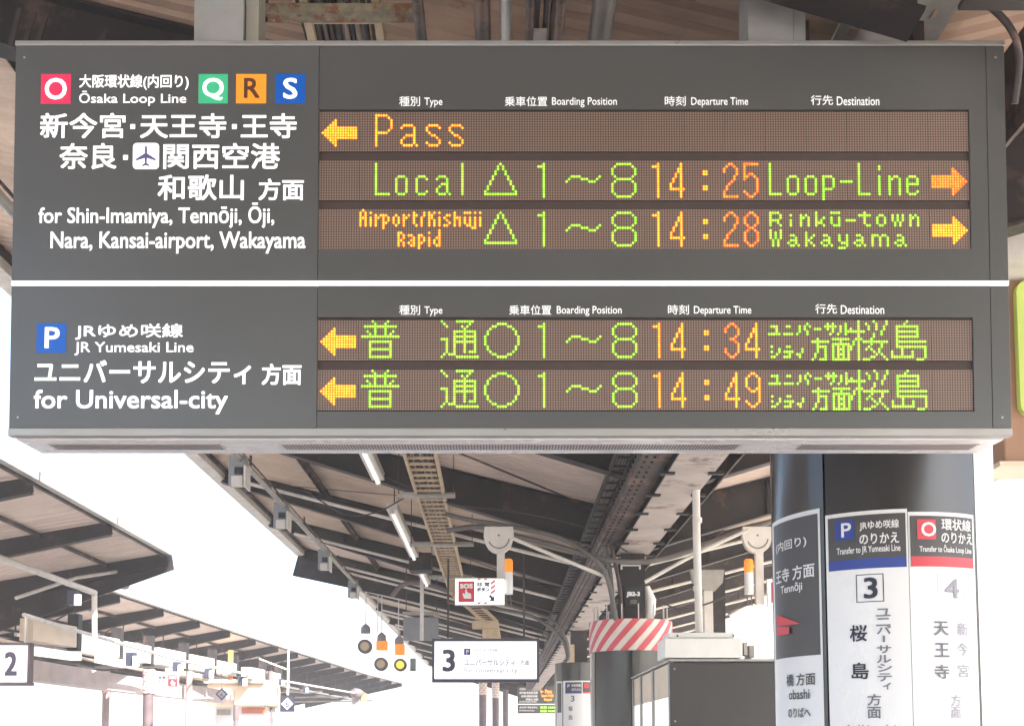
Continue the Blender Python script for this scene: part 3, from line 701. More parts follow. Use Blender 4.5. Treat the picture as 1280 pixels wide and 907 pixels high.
# third pillar
C3 = (1.50, 21.3)
p3 = thing('round_pillar', (C3[0], C3[1], 0), 'small distant round pillar with platform panels left of the striped pillar', 'pillar')
b = MB(); b.patch(C3, 0, 0, 2*math.pi, 0, at(720, 827, 20.8).z, None, PR, 32); b.build('cladding', clad, p3)
cpatch('notice_frame', pwhite, 704, 754, 850, 1000, .001, p3, 870, C3); cpatch('side_notice', pwhite, 696, 703, 851, 1000, .001, p3, 870, C3)
cpatch('side_notice_face', pgrey, 697, 702, 853, 890, .006, p3, 870, C3)
cpatch('header', pgrey, 707, 727, 852, 864, .006, p3, 870, C3); cpatch('header', pgrey, 728.5, 750, 852, 864, .006, p3, 870, C3)
cpatch('line_bar', pblue, 707, 727, 864, 866, .006, p3, 870, C3); cpatch('line_bar', pred, 728.5, 750, 864, 866, .006, p3, 870, C3)
s3 = cpatch('line_symbol', pblue, 708.5, 713.5, 854, 859.5, .012, p3, 870, C3); cpatch('line_symbol', pred, 730, 736, 853.5, 859.5, .012, p3, 870, C3)
ctext([('P', 710, 855, 712.5, 858.5)], pwhite, .018, .002, s3, C3, PR, 'symbol_letter'); ctext([('ゆめ咲線', 715, 854, 726, 858)], pwhite, .018, .001, p3, C3); ctext([('のりかえ', 715, 859.5, 726, 863)], pwhite, .018, .001, p3, C3)
ctext([('3', 714, 869, 718, 876)], inkm, .01, .003, p3, C3)
for ch, y_ in (('桜', 885), ('島', 896)): ctext([(ch, 711, y_-3, 716, y_+3)], inkm, .01, .001, p3, C3)
b = MB(); b.box((C3[0]-.15, C3[1]-.15, at(720, 828, 20.8).z), (C3[0]+.15, C3[1]+.15, EYE+2.08)); b.build('column_section', steel, p3)
sp_ = thing('cable_terminal', at(714, 826, 20.7), 'narrow pale terminal box on the cables above the far pillar', 'terminal box')
pbox('case', tray, 710.5, 805, 718, 827, 20.6, .06, sp_)
# slim far posts with striped collars
for i, (px, top, w_, Y, s_) in enumerate(((603.5, 851, 9.5, 38, 1), (619.5, 851, 8.5, 41, 1), (632, 853, 7, 44, 0))):
    c = at(px, 900, Y); r_ = w_/2/FPX*Y
    q = thing('slim_post', (c.x, c.y, 0), ['slim dark post with striped collar, left one below the number 3 sign', 'slim dark post with striped collar, right one below the number 3 sign', 'bare dark slim post right of the two striped posts'][i], 'post')
    b = MB(); b.tube([(c.x, Y, 0), (c.x, Y, EYE+2.0)], r_, n=12); b.build('shaft', hood, q)
    if s_: striped_band(q, (c.x, Y), r_+.01, at(px, 868+i*4, Y).z, at(px, top-6, Y).z, 6)

# ================================================================= shelter box, cabinet and pole right of the striped pillar
YS = 9.0
sh = thing('boxy_shelter', (at(905, 850, YS).x, YS+1.5, 0), 'dark grey boxy shelter with bright side panes in front of the striped pillar', 'shelter')
x0 = at(838, 860, YS).x; x1 = at(990, 860, YS).x; ztop = at(905, 823, YS).z
boxpart('body', sh, boxdark, (x0+.03, YS+.02, 0), (x1, YS+2.6, ztop-.02)); boxpart('front_panel', sh, boxdark, (x0, YS, 0), (x1, YS+.02, ztop-.03), .004)
boxpart('roof_edge', sh, galv, (x0-.01, YS-.015, ztop-.02), (x1, YS+2.62, ztop), .003)
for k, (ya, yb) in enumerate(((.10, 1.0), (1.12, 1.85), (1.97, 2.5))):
    boxpart('glow_pane', sh, litbox, (x0+.012, YS+ya, .3), (x0+.030, YS+yb, ztop-.30+.0*k)); boxpart('header_panel', sh, beige, (x0+.010, YS+ya, ztop-.29), (x0+.030, YS+yb, ztop-.03))  # panes made to emit, standing in for sky light through the glass
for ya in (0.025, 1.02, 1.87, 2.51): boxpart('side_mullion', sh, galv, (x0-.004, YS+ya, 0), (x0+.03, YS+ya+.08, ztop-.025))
cb = thing('equipment_cabinet', (at(880, 810, YS).x, YS+.2, ztop), 'pale cream equipment cabinet lying on top of the dark shelter', 'cabinet')
pbox('case', cream, 831, 797, 928, 821.5, YS-.02, .42, cb, .006); pbox('lid', cream, 836, 790, 918, 796.6, YS+.02, .34, cb, .008)
for px in (846, 916): pbox('screw', dark, px, 793, px+2, 795, YS+.012, .01, cb)
pbox('hinge', galv, 930, 802, 934, 818, YS, .25, cb); pbox('hinge', galv, 937, 806, 943, 821, YS+.1, .2, cb)
po = thing('thin_pole', at(874, 790, YS+.2), 'thin pale pole rising from the cream cabinet to the roof', 'pole')
a = at(874, 790, YS+.2); t_ = at(869.5, 566, YS+.2)
b = MB(); b.tube([a, (a.x-.01, a.y, a.z+.8), (t_.x, t_.y, zb(t_.x)-.1), (t_.x+.07, t_.y, zb(t_.x)+.1)], .032, n=12); b.build('tube', galvp, po)
for py in (650, 735): q = at(872, py, YS+.2); b = MB(); b.tube([(q.x, q.y, q.z-.02), (q.x, q.y, q.z+.02)], .037, n=12); b.build('joint', galvp, po)
st2 = thing('speaker_post', at(888, 790, 14.5), 'cream post with a forked head behind the thin pale pole', 'post')
pbox('shaft', galvp, 881, 735, 891, 792, 14.5, .12, st2); 
mb = MB(); pts = [at(x, y, 14.5) for x, y in ((863, 712), (905, 712), (903, 728), (894, 738), (880, 738), (866, 726))]; mb.prism([(p.x, p.z) for p in pts], 14.48, 14.60); mb.build('head_plate', galv, st2)
pbox('dark_back', steel, 893, 712, 906, 800, 14.7, .12, st2)

# fittings on the shelter front
for ys_ in (ztop-.08, ztop-.5, ztop-.9): 
    b = MB(); b.tube([(x0+.035, YS-.006, ys_), (x0+.035, YS+.001, ys_)], .009, n=8); b.build('rivet', galv, sh)
# ================================================================= SOS signs with beacon
def sos(px_shift, Y, label, flip):
    X = lambda px: px
    r0 = at(627+0, 660, Y); q = thing('emergency_sign', r0, label, 'emergency sign', 'SOS emergency button signs hung from the rafters')
    mb = MB(); pts = []
    c = at(623.5, 672, Y); R_ = 18/FPX*Y
    pts = [(c.x-R_, c.z+.125), (c.x-R_-.01, c.z+.02)]+[(c.x+R_*.95*math.cos(R(t)), c.z-.02+R_*.95*math.sin(R(t))) for t in range(200, 345, 20)]+[(c.x+R_+.01, c.z+.02), (c.x+R_, c.z+.125)]
    mb.prism(list(reversed(pts)), Y, Y+.08); mb.build('head_bracket', galvp, q)
    mb = MB(); mb.disc((c.x, Y-.002, c.z+.03), .013, 8, None); mb.build('bolt', conduit, q)
    mb = MB()
    for t in range(200, 345, 12):
        a1, a2 = R(t), R(t+12)
        mb.add([(c.x+.105*math.cos(a1), Y-.003, c.z-.0+.105*math.sin(a1)), (c.x+.118*math.cos(a1), Y-.003, c.z+.118*math.sin(a1)), (c.x+.118*math.cos(a2), Y-.003, c.z+.118*math.sin(a2)), (c.x+.105*math.cos(a2), Y-.003, c.z+.105*math.sin(a2))], [(0, 1, 2, 3)])
    mb.build('arc_slot', conduit, q)
    pbox('post', galvp, 621, 687, 631, 755, Y+.02, .08, q, .005)
    a = at(635.5, 742, Y+.03); zt_ = at(635.5, 715, Y+.03).z; z3 = at(635.5, 698, Y+.03).z
    mb = MB(); mb.tube([(a.x, Y+.05, a.z), (a.x, Y+.05, zt_)], .05, n=14); mb.build('beacon_body', pwhite, q)
    mb = MB(); mb.tube([(a.x, Y+.05, zt_), (a.x, Y+.05, z3-.02), (a.x, Y+.05, z3)], [.05, .05, .035], n=14); mb.build('beacon_lens', amberlens, q)
    mb = MB(); mb.tube([at(632, 740, Y+.05), at(634, 756, Y+.05), at(639, 757, Y+.05), at(638, 744, Y+.05)], .008, n=6); mb.build('cable_loop', conduit, q)
    sg = pbox('sign_board', litbox, 569.5, 723, 630, 755, Y-.02, .035, q)
    Z = Y-.0215
    pbox('border', galvp, 569, 722, 630.5, 723, Y-.025, .045, q); pbox('border', galvp, 569, 755, 630.5, 756, Y-.025, .045, q); pbox('border', galvp, 568.5, 722, 569.5, 756, Y-.025, .045, q)
    rp = pbox('red_panel', pred, 573, 726, 593, 752, Z, .0012, sg)
    planetext(rp, 'SOS', 575, 729, 591, 735, Z-.001, pwhite, .004)
    pts = [(580, 748), (578, 742), (580, 741), (581.5, 743), (581.5, 736.5), (583.5, 736.5), (584, 740), (589, 742), (589, 748)]
    mb = MB(); mb.prism([(at(x, y, Y).x, at(x, y, Y).z) for x, y in reversed(pts)], Z-.003, Z-.001); mb.build('hand_mark', pwhite, rp)
    planetext(sg, '非 常', 596, 727, 612, 733, Z-.001, ink, .002); planetext(sg, 'ボタン', 596, 733.5, 612, 739, Z-.001, ink, .003)
    planetext(sg, 'Emergency', 596, 741, 611, 744, Z-.001, fd); planetext(sg, 'Button', 596, 745, 606, 748, Z-.001, fd)
    mb = MB()
    for (x0_, y0_, x1_, y1_) in ((596, 724, 601, 724), (604, 724, 609, 724), (596, 753.5, 601, 753.5), (604, 753.5, 609, 753.5)):
        P4 = [at(x0_, y0_+1.2, Y), at(x1_-1, y0_+1.2, Y), at(x1_+1, y0_-1.2, Y), at(x0_+2, y0_-1.2, Y)]; mb.add([(p.x, Z-.001, p.z) for p in P4], [(0, 1, 2, 3)])
    for yy in (727, 733, 739):
        P4 = [at(613.5, yy+4, Y), at(619, yy, Y), at(619, yy-3, Y), at(613.5, yy+1, Y)]; mb.add([(p.x, Z-.001, p.z) for p in P4], [(0, 1, 2, 3)])
    mb.build('stripe', stripe_r, sg)
    P_ = [(611, 745), (613, 743), (616, 746.5), (617.5, 744), (618, 751), (611.5, 751), (614, 748.5)]
    mb = MB(); mb.prism([(at(x, y, Y).x, at(x, y, Y).z) for x, y in reversed(P_)], Z-.003, Z-.001); mb.build('arrow_mark', ink, sg)
    return q
q1 = sos(0, 12.0, 'SOS emergency button sign with orange beacon hung beside the cable ladder', 0)
dx = at(947, 672, 12.0).x-at(623.5, 672, 12.0).x
q2 = thing('emergency_sign', (q1.location.x+dx, 12, q1.location.z), 'SOS emergency button sign with orange beacon partly hidden by the thick pillar', 'emergency sign', 'SOS emergency button signs hung from the rafters')
for ch in children(q1):
    c = ch.copy(); COL.objects.link(c); c.parent = q2
    off = at(623.5, 700, 12).x-q1.location.x
    if ch.name.startswith('beacon') or ch.name.startswith('cable'): c.location = (-2*(at(635.5, 700, 12).x-at(626, 700, 12).x)-.03, 0, 0)
    if ch.name.startswith('sign_board') or ch.name.startswith('border'): c.location = (at(955+34, 700, 12).x-dx-at(600, 700, 12).x, 0, -.01)
    for g in children(ch):
        d = g.copy(); COL.objects.link(d); d.parent = c

# ================================================================= cable ladder under the rafters
lad = thing('cable_ladder', (-.6, 4, EYE+2.5), 'long pale cable ladder carrying bundled cables below the left rafters', 'cable ladder')
HL = 2.58
def lx(Y, s):           # rail x
    a, c = ((-.67, -.42), (-.885, -.60))
    t = min(1, (Y-3.0)/7.5); return a[s]+(c[s]-a[s])*t
LY = [2.2, 4, 6, 8, 10, 12, 15, 19.6]
for s_ in (0, 1):
    b = MB()
    for i in range(len(LY)-1): b.beam((lx(LY[i], s_), LY[i], EYE+HL+.07), (lx(LY[i+1], s_), LY[i+1]+.003, EYE+HL+.07), .028, .07)
    b.beam((lx(19.6, s_), 19.6, EYE+HL+.07), (lx(19.6, s_)+.55, 23.5, EYE+HL-.05), .028, .07); b.beam((lx(19.6, s_)+.55, 23.5, EYE+HL-.05), (lx(19.6, s_)+.65, 30, EYE+HL-.05), .028, .07)
    b.build('side_rail', tray, lad)
y = 2.5; rung = None
while y < 19.5:
    b = MB(); b.box((lx(y, 0)+.014, y-.016, EYE+HL+.005), (lx(y, 1)-.014, y+.016, EYE+HL+.026)); b.build('rung', tray, lad); y += .225
b = MB()
for k in range(28):
    t = (k+.5)/28; y = 19.8+(k*.35); f = min(1, (y-19.6)/3.9); x = -.885+.55*f; b.box((x, y-.016, EYE+HL-.05*f+.005), (x+.285, y+.016, EYE+HL-.05*f+.026))
tag(b.build('rung', tray, lad), kind='stuff')
for k in range(9):
    f = .09+k*.10; b = MB(); pts = []
    for j, Y in enumerate([2.2, 3.2, 4, 5.2, 6.5, 8, 9.5, 11, 12.5, 14.5, 17, 19.5]):
        x = lx(Y, 0)+(lx(Y, 1)-lx(Y, 0))*f+random.uniform(-.006, .006); pts.append((x, Y, EYE+HL+.046+random.uniform(0, .012)))
    b.tube(pts, .0115 if k % 3 else .014, n=6); b.build('cable', cablel if k in (1, 4, 6) else cablem, lad)
for i, (px0, px1, py, Y, m_) in enumerate(((326, 526, 17, 3.95, rusty), (496, 569, 620, 11.9, galv), (512, 592, 681, 14.8, galv), (538, 590, 722, 17.8, galv))):
    p = onh(px0, py, HL-.02); q = onh(px1, py, HL-.02); Y = p.y
    b = MB(); b.box((p.x, Y-.03, EYE+HL-.035), (q.x, Y+.03, EYE+HL-.003)); b.box((p.x, Y+.022, EYE+HL-.003), (q.x, Y+.03, EYE+HL+.03)); b.build('cross_bar', m_, lad)
    for x in (p.x+.02, q.x-.02):
        b = MB(); b.tube([(x, Y, EYE+HL-.05), (x, Y, zb(x)+.38)], .006, n=6); b.build('hanger_rod', steel2, lad)

# conduits draped over the beams near the second pillar
def wire(name, label, cat, pts, r_, m_, Y=12.2, group=None):
    b = MB(); P_ = []
    ctl = [at(p[0], p[1], p[2] if len(p) > 2 else Y) for p in pts]
    for i in range(len(ctl)-1):
        p0, p1, p2_, p3_ = ctl[max(0, i-1)], ctl[i], ctl[i+1], ctl[min(len(ctl)-1, i+2)]
        for k in range(5):
            t = k/5; P_.append(.5*((2*p1)+(p2_-p0)*t+(2*p0-5*p1+4*p2_-p3_)*t*t+(3*p1-p0-3*p2_+p3_)*t**3))
    P_.append(ctl[-1]); b.tube(P_, r_, n=8); return tag(b.build(name, m_), label, cat, group)
wire('conduit', 'long grey conduit sagging across the top of the dark steel post', 'conduit', [(558, 663), (600, 658), (640, 668), (700, 683), (750, 698), (800, 702), (845, 694), (900, 673), (968, 650)], .030, conduit)
wire('conduit', 'grey conduit arching from the rafter down to the striped collar', 'conduit', [(556, 642), (590, 650), (630, 656), (700, 672), (745, 700), (760, 725), (770, 775)], .026, conduit, 12.15)
wire('conduit', 'left of two steep grey conduits beside the girder', 'conduit', [(746, 643), (752, 672), (760, 700), (764, 730), (767, 777)], .026, conduit, 12.25)
wire('conduit', 'right of two steep grey conduits beside the girder', 'conduit', [(752, 640), (762, 672), (768, 700), (774, 730), (778, 777)], .022, steel2, 12.2)
wire('conduit', 'grey conduit curving down to the far pillar terminal', 'conduit', [(560, 752), (630, 762), (670, 772), (700, 795), (708, 812), (710, 825)], .034, conduit, 20.4)
wire('conduit', 'thinner conduit above the curved one at the far pillar', 'conduit', [(600, 745), (640, 757), (690, 775), (708, 800), (711, 822)], .028, conduit, 20.35)
wire('cable', 'dark cable looping past the top right corner of the board', 'cable', [(1140, -20, 3.3), (1205, -8, 3.3), (1245, 15, 3.3), (1268, 45, 3.3), (1274, 80, 3.35), (1268, 130, 3.4)], .011, steel2)
wire('strut_pipe', 'bright thin pipe sloping from the beacon sign to the post', 'pipe', [(640, 672, 12.0), (700, 697, 12.1), (756, 720, 12.2)], .022, galvp)
wire('strut_pipe', 'pale thin pipe sloping right from the post to the pole', 'pipe', [(806, 727, 12.2), (870, 692, 12.1), (935, 662, 12.0)], .020, galvp)
wire('cable', 'thin dark cable sagging across the bay before the striped pillar', 'cable', [(470, 590), (560, 628), (650, 640), (735, 660), (785, 690)], .009, cablem, 12.0)
wire('cable', 'thin dark cable looping under the rafter left of the ladder', 'cable', [(378, 610), (430, 642), (470, 640), (505, 622)], .009, cablem, 13.0)
wire('cable', 'thin dark cable hanging between the pale pole and the right rafters', 'cable', [(806, 735), (845, 760), (890, 752), (960, 720)], .010, cablem, 12.6)
# small cable tray beside the girder
ct = thing('narrow_cable_tray', (1.02, 10, EYE+2.3), 'narrow dark cable tray running beside the valley girder', 'cable tray')
for x in (.93, 1.05):
    b = MB(); b.beam((x, 8, zb(x)+.05), (x, 25, zb(x)+.05), .015, .05); b.build('side_rail', steel, ct)
y = 8.5
while y < 20: b = MB(); b.box((.94, y-.015, zb(1)-.0), (1.045, y+.015, zb(1)+.015)); b.build('rung', steel, ct); y += .3
b = MB()
for x in (.955, .98, 1.005, 1.03): b.tube([(x, 8, zb(1)+.035), (x, 24, zb(1)+.035)], .011, n=6)
tag(b.build('cable', conduit, ct), kind='stuff')
# conduit bundle seen above the board at x~675 px
cn = thing('conduit_rack', at(672, 20, 3.8), 'black conduit rack with pink metal clamps above the middle of the board', 'conduit rack')
for px in (658, 668, 678, 686):
    p = at(px, 25, 3.85); b = MB(); b.tube([(p.x, 2.4, EYE+2.42), (p.x, 5.0, EYE+2.42)], .009, n=6); b.build('conduit', cablem, cn)
for py in (4, 22, 38):
    p = at(672, py, 3.9); b = MB(); Yc = 1400*2.40/(925-py); x = (672-625)/1400*Yc
    b.box((x-.036, Yc-.03, EYE+2.392), (x+.036, Yc+.03, EYE+2.405)); b.build('clamp', flange, cn)

# ================================================================= lamps of this platform
def striplamp(Y0, Y1, label):
    h = 2.80; x = -.475*h
    q = thing('strip_lamp', (x, (Y0+Y1)/2, EYE+h), label, 'strip light', 'fluorescent strip lights below the left rafters')
    b = MB(); b.box((x-.07, Y0, EYE+h+.03), (x+.07, Y1, EYE+h+.12)); b.build('housing', lampwhite, q, bevel=.006)
    b = MB(); b.tube([(x, Y0+.03, EYE+h+.005), (x, Y1-.03, EYE+h+.005)], .022, n=10); b.build('tube', tubelit, q)
    for y in (Y0+.012, Y1-.012): b = MB(); b.box((x-.03, y-.012, EYE+h-.02), (x+.03, y+.012, EYE+h+.03)); b.build('tube_holder', lampwhite, q)
    for y in (Y0+.3, Y1-.3): b = MB(); b.tube([(x, y, EYE+h+.12), (x, y, zb(x)+.36)], .008, n=6); b.build('hanger_rod', steel2, q)
striplamp(9.6, 12.05, 'strip light nearest the board, cut off by its lower edge'); striplamp(13.6, 17.2, 'middle strip light left of the cable ladder, seen whole'); striplamp(18.6, 20.2, 'short far strip light just beyond the dark speaker box')
q = thing('speaker_box', at(524, 702, 18), 'dark brown speaker box between the middle and far strip lights', 'speaker')
pbox('case', steel, 511, 690, 539, 712, 17.8, .4, q, .01)
pp = thing('lamp_pipe', (-2.9, 12, EYE+3.1), 'long grey pipe along the left eave that carries four small lamps', 'pipe')
PH = 3.16
b = MB(); b.tube([(-2.92, 5, EYE+PH), (-2.92, 23.5, EYE+PH)], .035, n=10); b.build('tube', galv, pp)
b = MB(); b.tube([(-2.92, 5, EYE+PH+.09), (-2.92, 23.5, EYE+PH+.09)], .012, n=6); b.build('thin_tube', steel2, pp)
for y in (9.3, 12.9, 16.5, 20.0): b = MB(); b.tube([(-2.92, y, EYE+PH), (-2.92, y, zb(-2.92)+.1)], .015, n=6); b.build('hanger_rod', steel2, pp)
for i, Y in enumerate((12.4, 14.9, 18.6, 22.3)):
    x = -2.92
    q = thing('eave_lamp', (x, Y, EYE+PH-.1), 'small grey boxed lamp on the eave pipe, %s' % ['nearest the big board', 'second from the big board', 'third, just before the dark beam end', 'farthest, above the hanging signals'][i], 'lamp', 'small boxed lamps on the eave pipe')
    b = MB(); b.box((x-.13, Y-.02, EYE+PH-.30), (x+.06, Y+.12, EYE+PH+.04)); b.build('case', boxgrey, q, bevel=.008)
    b = MB(); b.box((x-.08, Y-.10, EYE+PH-.33), (x+.05, Y-.022, EYE+PH-.21)); b.build('lens', lampwhite, q, bevel=.01)
    b = MB(); b.box((x+.065, Y-.12, EYE+PH-.34), (x+.085, Y+.14, EYE+PH-.10)); b.build('side_shade', galvp, q)
    b = MB(); b.box((x-.06, Y-.032, EYE+PH-.18), (x+.03, Y-.0205, EYE+PH-.10)); b.build('terminal_plate', black, q)
# grey blank panel and pole left of the number sign
q = thing('blank_panel', at(526, 783, 22), 'grey blank panel hung behind the pale post left of the number 3 sign', 'panel'); pbox('sheet', boxgrey, 504, 771, 548, 800, 22, .06, q, .01); pbox('top_rail', galv, 503, 764, 549, 768, 22, .06, q)
for px in (507, 545): pbox('hanger_rod', steel2, px, 700, px+1.5, 765, 22.02, .03, q)
q = thing('eave_post', at(527.5, 800, 20.5), 'pale vertical post standing left of the number 3 sign', 'post')
a = at(527.5, 736, 20.5); b = MB(); b.tube([(a.x, 20.5, a.z-.95), (a.x, 20.5, a.z+.5)], .037, n=10); b.build('shaft', galvp, q)
wire('bent_pipe', 'dark bent pipe hooked over the pale post', 'pipe', [(490, 745), (500, 733), (515, 728), (545, 733), (575, 745)], .045, hood, 20.6)

# ================================================================= hanging signal lamps
def sig(label, rod, caps, bodies, discs, extra=()):
    Y = 24.0; q = thing('hanging_signal', at(discs[0][0], discs[0][1], Y), label, 'signal', 'signal lamps hung beside the left eave')
    for (x, ya, yb) in rod: p = at(x, yb, Y); t_ = at(x, ya, Y); b = MB(); b.tube([p, (p.x, Y, zb(-2.6)+.1)], .012, n=6); b.build('rod', galvp, q)
    for (x, y, s_) in caps: c = at(x, y, Y); b = MB(); r_ = s_/FPX*Y; b.tube([(c.x, Y, c.z-r_*.8), (c.x, Y, c.z+r_*.4), (c.x, Y, c.z+r_)], [r_, r_*.9, r_*.3], n=12); b.build('cap', mat('signal_cap', (.30, .26, .26), .6, 0, .1, 5), q)
    for (x, y, w_, h_) in bodies:
        pbox('lamp_body', amberlens, x-w_, y-h_, x+w_, y+h_, Y-.08, .16, q, .02)
    for (x, y, r0, m_) in discs:
        c = at(x, y, Y); r_ = r0/FPX*Y
        b = MB(); b.tube([(c.x, Y-.16, c.z), (c.x, Y-.02, c.z)], r_, n=18); hd = b.build('round_hood', hood, q)
        b = MB(); b.disc((c.x, Y-.163, c.z), r_*.62, 16); b.build('lens', m_, hd)
    for (x, y, w_, h_) in extra: pbox('side_box', boxgrey, x-w_, y-h_, x+w_, y+h_, Y, .15, q, .01)
sig('single faded round signal lamp, leftmost of the hanging three', [(457, 760, 786)], [(457, 786, 6.5)], [], [(457, 808, 9, dulllens)])
sig('middle hanging signal with orange body above a dull round lens', [(472, 745, 790), (477, 745, 795)], [(477, 796, 6)], [(477, 806, 7, 6)], [(477, 830, 8.5, dulllens)])
sig('right hanging signal with orange body and glowing yellow lens', [(498, 745, 800)], [(499, 800, 6)], [(499.5, 811, 6, 7)], [(501, 831, 8, yellens)], [(516, 830, 3.5, 8)])
# ================================================================= number 3 sign
YN = 15.8
n3 = thing('platform_number_sign', at(607, 824, YN), 'white lit hanging sign with large 3 in a dark frame', 'sign')
pbox('face', litbox, 543, 801, 671, 848, YN, .10, n3)
for (x0, y0, x1, y1) in ((540, 797.5, 674, 801), (540, 848, 674, 852), (540, 801, 543, 848), (671, 801, 674, 848)): pbox('frame', mat('frame_navy', (.07, .07, .10), .5, 0, .1, 4), x0, y0, x1, y1, YN-.015, .13, n3)
pale = mat('washed_ink', (.30, .30, .36), .5, 0, .05, 4, emit=.15*K, ecol=(.9, .9, 1)); dk3 = mat('ink_slate', (.06, .065, .10), .5, 0, .05, 4)
planetext(n3, '3', 553, 811, 569, 839, YN-.002, dk3, .010)
ps = pbox('line_symbol', pblue, 580, 810, 588, 818, YN-.003, .003, n3); planetext(ps, 'P', 582.5, 811.5, 586, 817, YN-.0045, pwhite, .003)
planetext(n3, 'JRゆめ咲線', 591, 810, 622, 815, YN-.002, pale, .001); planetext(n3, 'ユニバーサルシティ', 580, 823, 644, 832, YN-.002, pale, .004); planetext(n3, '方面', 650, 824, 662, 831, YN-.002, pale, .003)
planetext(n3, 'for Universal-city', 580, 834, 647, 842, YN-.002, pale, .002)
for px in (560, 655): p = at(px, 797, YN+.05); b = MB(); b.tube([(p.x, YN+.05, p.z), (p.x, YN+.05, zb(p.x)+.3)], .016, n=6); b.build('hanger_rod', steel2, n3)
# rusted clutter box above the sign
q = thing('junction_box', at(615, 781, 19), 'cream junction box on the cable ladder above the number 3 sign', 'junction box'); pbox('case', tray, 590, 775, 622, 784, 19, .3, q, .01); pbox('lower_case', tray, 603, 784, 624, 797, 19.2, .25, q, .01)

# ================================================================= far departure board
YB = 47.0
fb = thing('departure_board', at(672, 873, YB), 'tiny distant departure board with red and white lines left of the far pillar', 'departure board')
pbox('housing', board, 647, 857, 742, 891, YB, .3, fb)
def fb_text(s_, x0, y0, x1, y1, m_): planetext(fb, s_, x0, y0, x1, y1, YB-.01, m_, .012)
pwl = mat('far_lettering', (.7, .68, .66), .5, 0, .03, 3, emit=.35*K)
fb_text('大阪環状線(内回り)', 649, 859, 672, 862.5, pwl); fb_text('新今宮·天王寺·王寺', 649, 863.5, 672.5, 867, pwl); fb_text('奈良·関西空港', 651, 868, 672, 871, pwl); fb_text('和歌山 方面', 657, 872, 673, 875, pwl)
fb_text('for Shin-Imamiya, Tennōji', 649, 875.5, 671, 877.5, pwl); fb_text('ユニバーサルシティ', 649, 882, 672, 885, pwl); fb_text('for Universal-city', 649, 886.5, 668, 888.5, pwl)
fb_text('← Pass', 675, 861, 690, 866, LED['o'][0]); fb_text('Local 14:25', 677, 867, 692, 870.5, LED['o'][0]); fb_text('Rapid', 680, 872, 690, 876, LED['o'][0]); fb_text('普通 14:34', 675, 882, 694, 885, LED['g'][0]); fb_text('普通 14:49', 675, 886.5, 694, 889.5, LED['g'][0])
pbox('divider_strip', lit, 647, 879, 742, 880, YB-.02, .02, fb)

# ================================================================= opposite canopy, near part
def canopy(name, label, pts, h, width, slope, rafs, sheetm, thick):
    """pts: eave polyline (x, y); roof falls to the left of the eave"""
    q = thing(name, (pts[0][0]-width/2, pts[0][1], EYE+h), label, 'canopy')
    def ex(Y):
        for (xa, ya), (xb, yb) in zip(pts, pts[1:]):
            if Y <= yb or (xb, yb) == pts[-1]: return xa+(xb-xa)*(Y-ya)/(yb-ya)
    for Y0, Y1 in zip(rafs, rafs[1:]):
        b = MB(); n = int((Y1-Y0-.004)/.21); st_ = (Y1-Y0-.004)/n; prof = []
        for k in range(n): y = Y0+.002+k*st_; prof += [(y, 0), (y+st_*.4, 0), (y+st_*.55, .02), (y+st_*.85, .02)]
        prof.append((Y1-.002, 0)); vs = []; m_ = len(prof)
        for wv in (0, width):
            for y, dz in prof: vs.append((ex(y)-wv, y, EYE+h-slope*wv+dz))
        b.add(vs, [(j, j+1, m_+j+1, m_+j) for j in range(m_-1)]); o = b.build('roof_sheet', sheetm, q); s = o.modifiers.new('solid', 'SOLIDIFY'); s.thickness = .004
    for Y in rafs:
        x = ex(Y); b = MB(); b.beam((x, Y, EYE+h-.004), (x-width, Y, EYE+h-.004-slope*width), .016, .206, ht2=thick+.066)
        b.beam((x, Y, EYE+h-.07-.14), (x-width, Y, EYE+h-.07-slope*width-thick), .14, .014); b.build('rafter', steel, q)
    for wv in (.05, 1.1, 2.2, 3.3, 4.4):
        b = MB()
        for ya, yb in zip(rafs, rafs[1:]): b.beam((ex(ya)-wv, ya, EYE+h-slope*wv-.008), (ex(yb)-wv, yb, EYE+h-slope*wv-.008), .05, .06)
        b.build('purlin', steel2, q)
    b = MB()
    for ya, yb in zip(rafs, rafs[1:]): b.beam((ex(ya)+.06, ya-.03, EYE+h+.06), (ex(yb)+.06, yb, EYE+h+.06), .10, .12)
    b.build('gutter', galv, q)
    return q, ex
HA = 3.4
cA, exA = canopy('platform_canopy', 'near part of the opposite platform roof, ending in a big dark beam', [(-6.05, 4), (-6.05, 20.3)], HA, 9, .17, [5.4, 8.35, 11.3, 14.25, 17.2, 20.15], sheet_b, .55)
b = MB(); b.beam((-6.0, 20.28, EYE+HA-.03), (-15, 20.28, EYE+HA-.03-.17*9), .05, .26, ht2=1.9); b.build('end_beam', steel, cA)
cB, exB = canopy('platform_canopy', 'long curving far part of the opposite platform roof at lower left', [(-8.1, 20.6), (-7.93, 24.5), (-7.39, 33.9), (-6.2, 51.7), (-4.5, 66)], 3.1, 5.2, .17, [20.7+2.6*k for k in range(16)], sheet_b, .42)
for k in range(14):
    Y = 20.7+2.6*k; x = exB(Y)
    for wv in (.9, 2.0, 3.2):
        zt_ = EYE+3.1-.17*wv-.16; b = MB(); b.tube([(x-wv, Y, zt_), (x-wv, Y, EYE+2.0)], .016, n=5); b.build('hanger_rod', steel2, cB)
    b = MB(); b.beam((x-.9, Y, EYE+2.75), (x-2.2, Y+.02, EYE+2.05), .03, .03); b.build('brace', steel2, cB)
    b = MB(); b.beam((x-.5, Y+1.3, EYE+2.02), (x-4.6, Y+1.3, EYE+1.96), .05, .07); b.build('cross_rail', galv if k % 2 else steel2, cB)
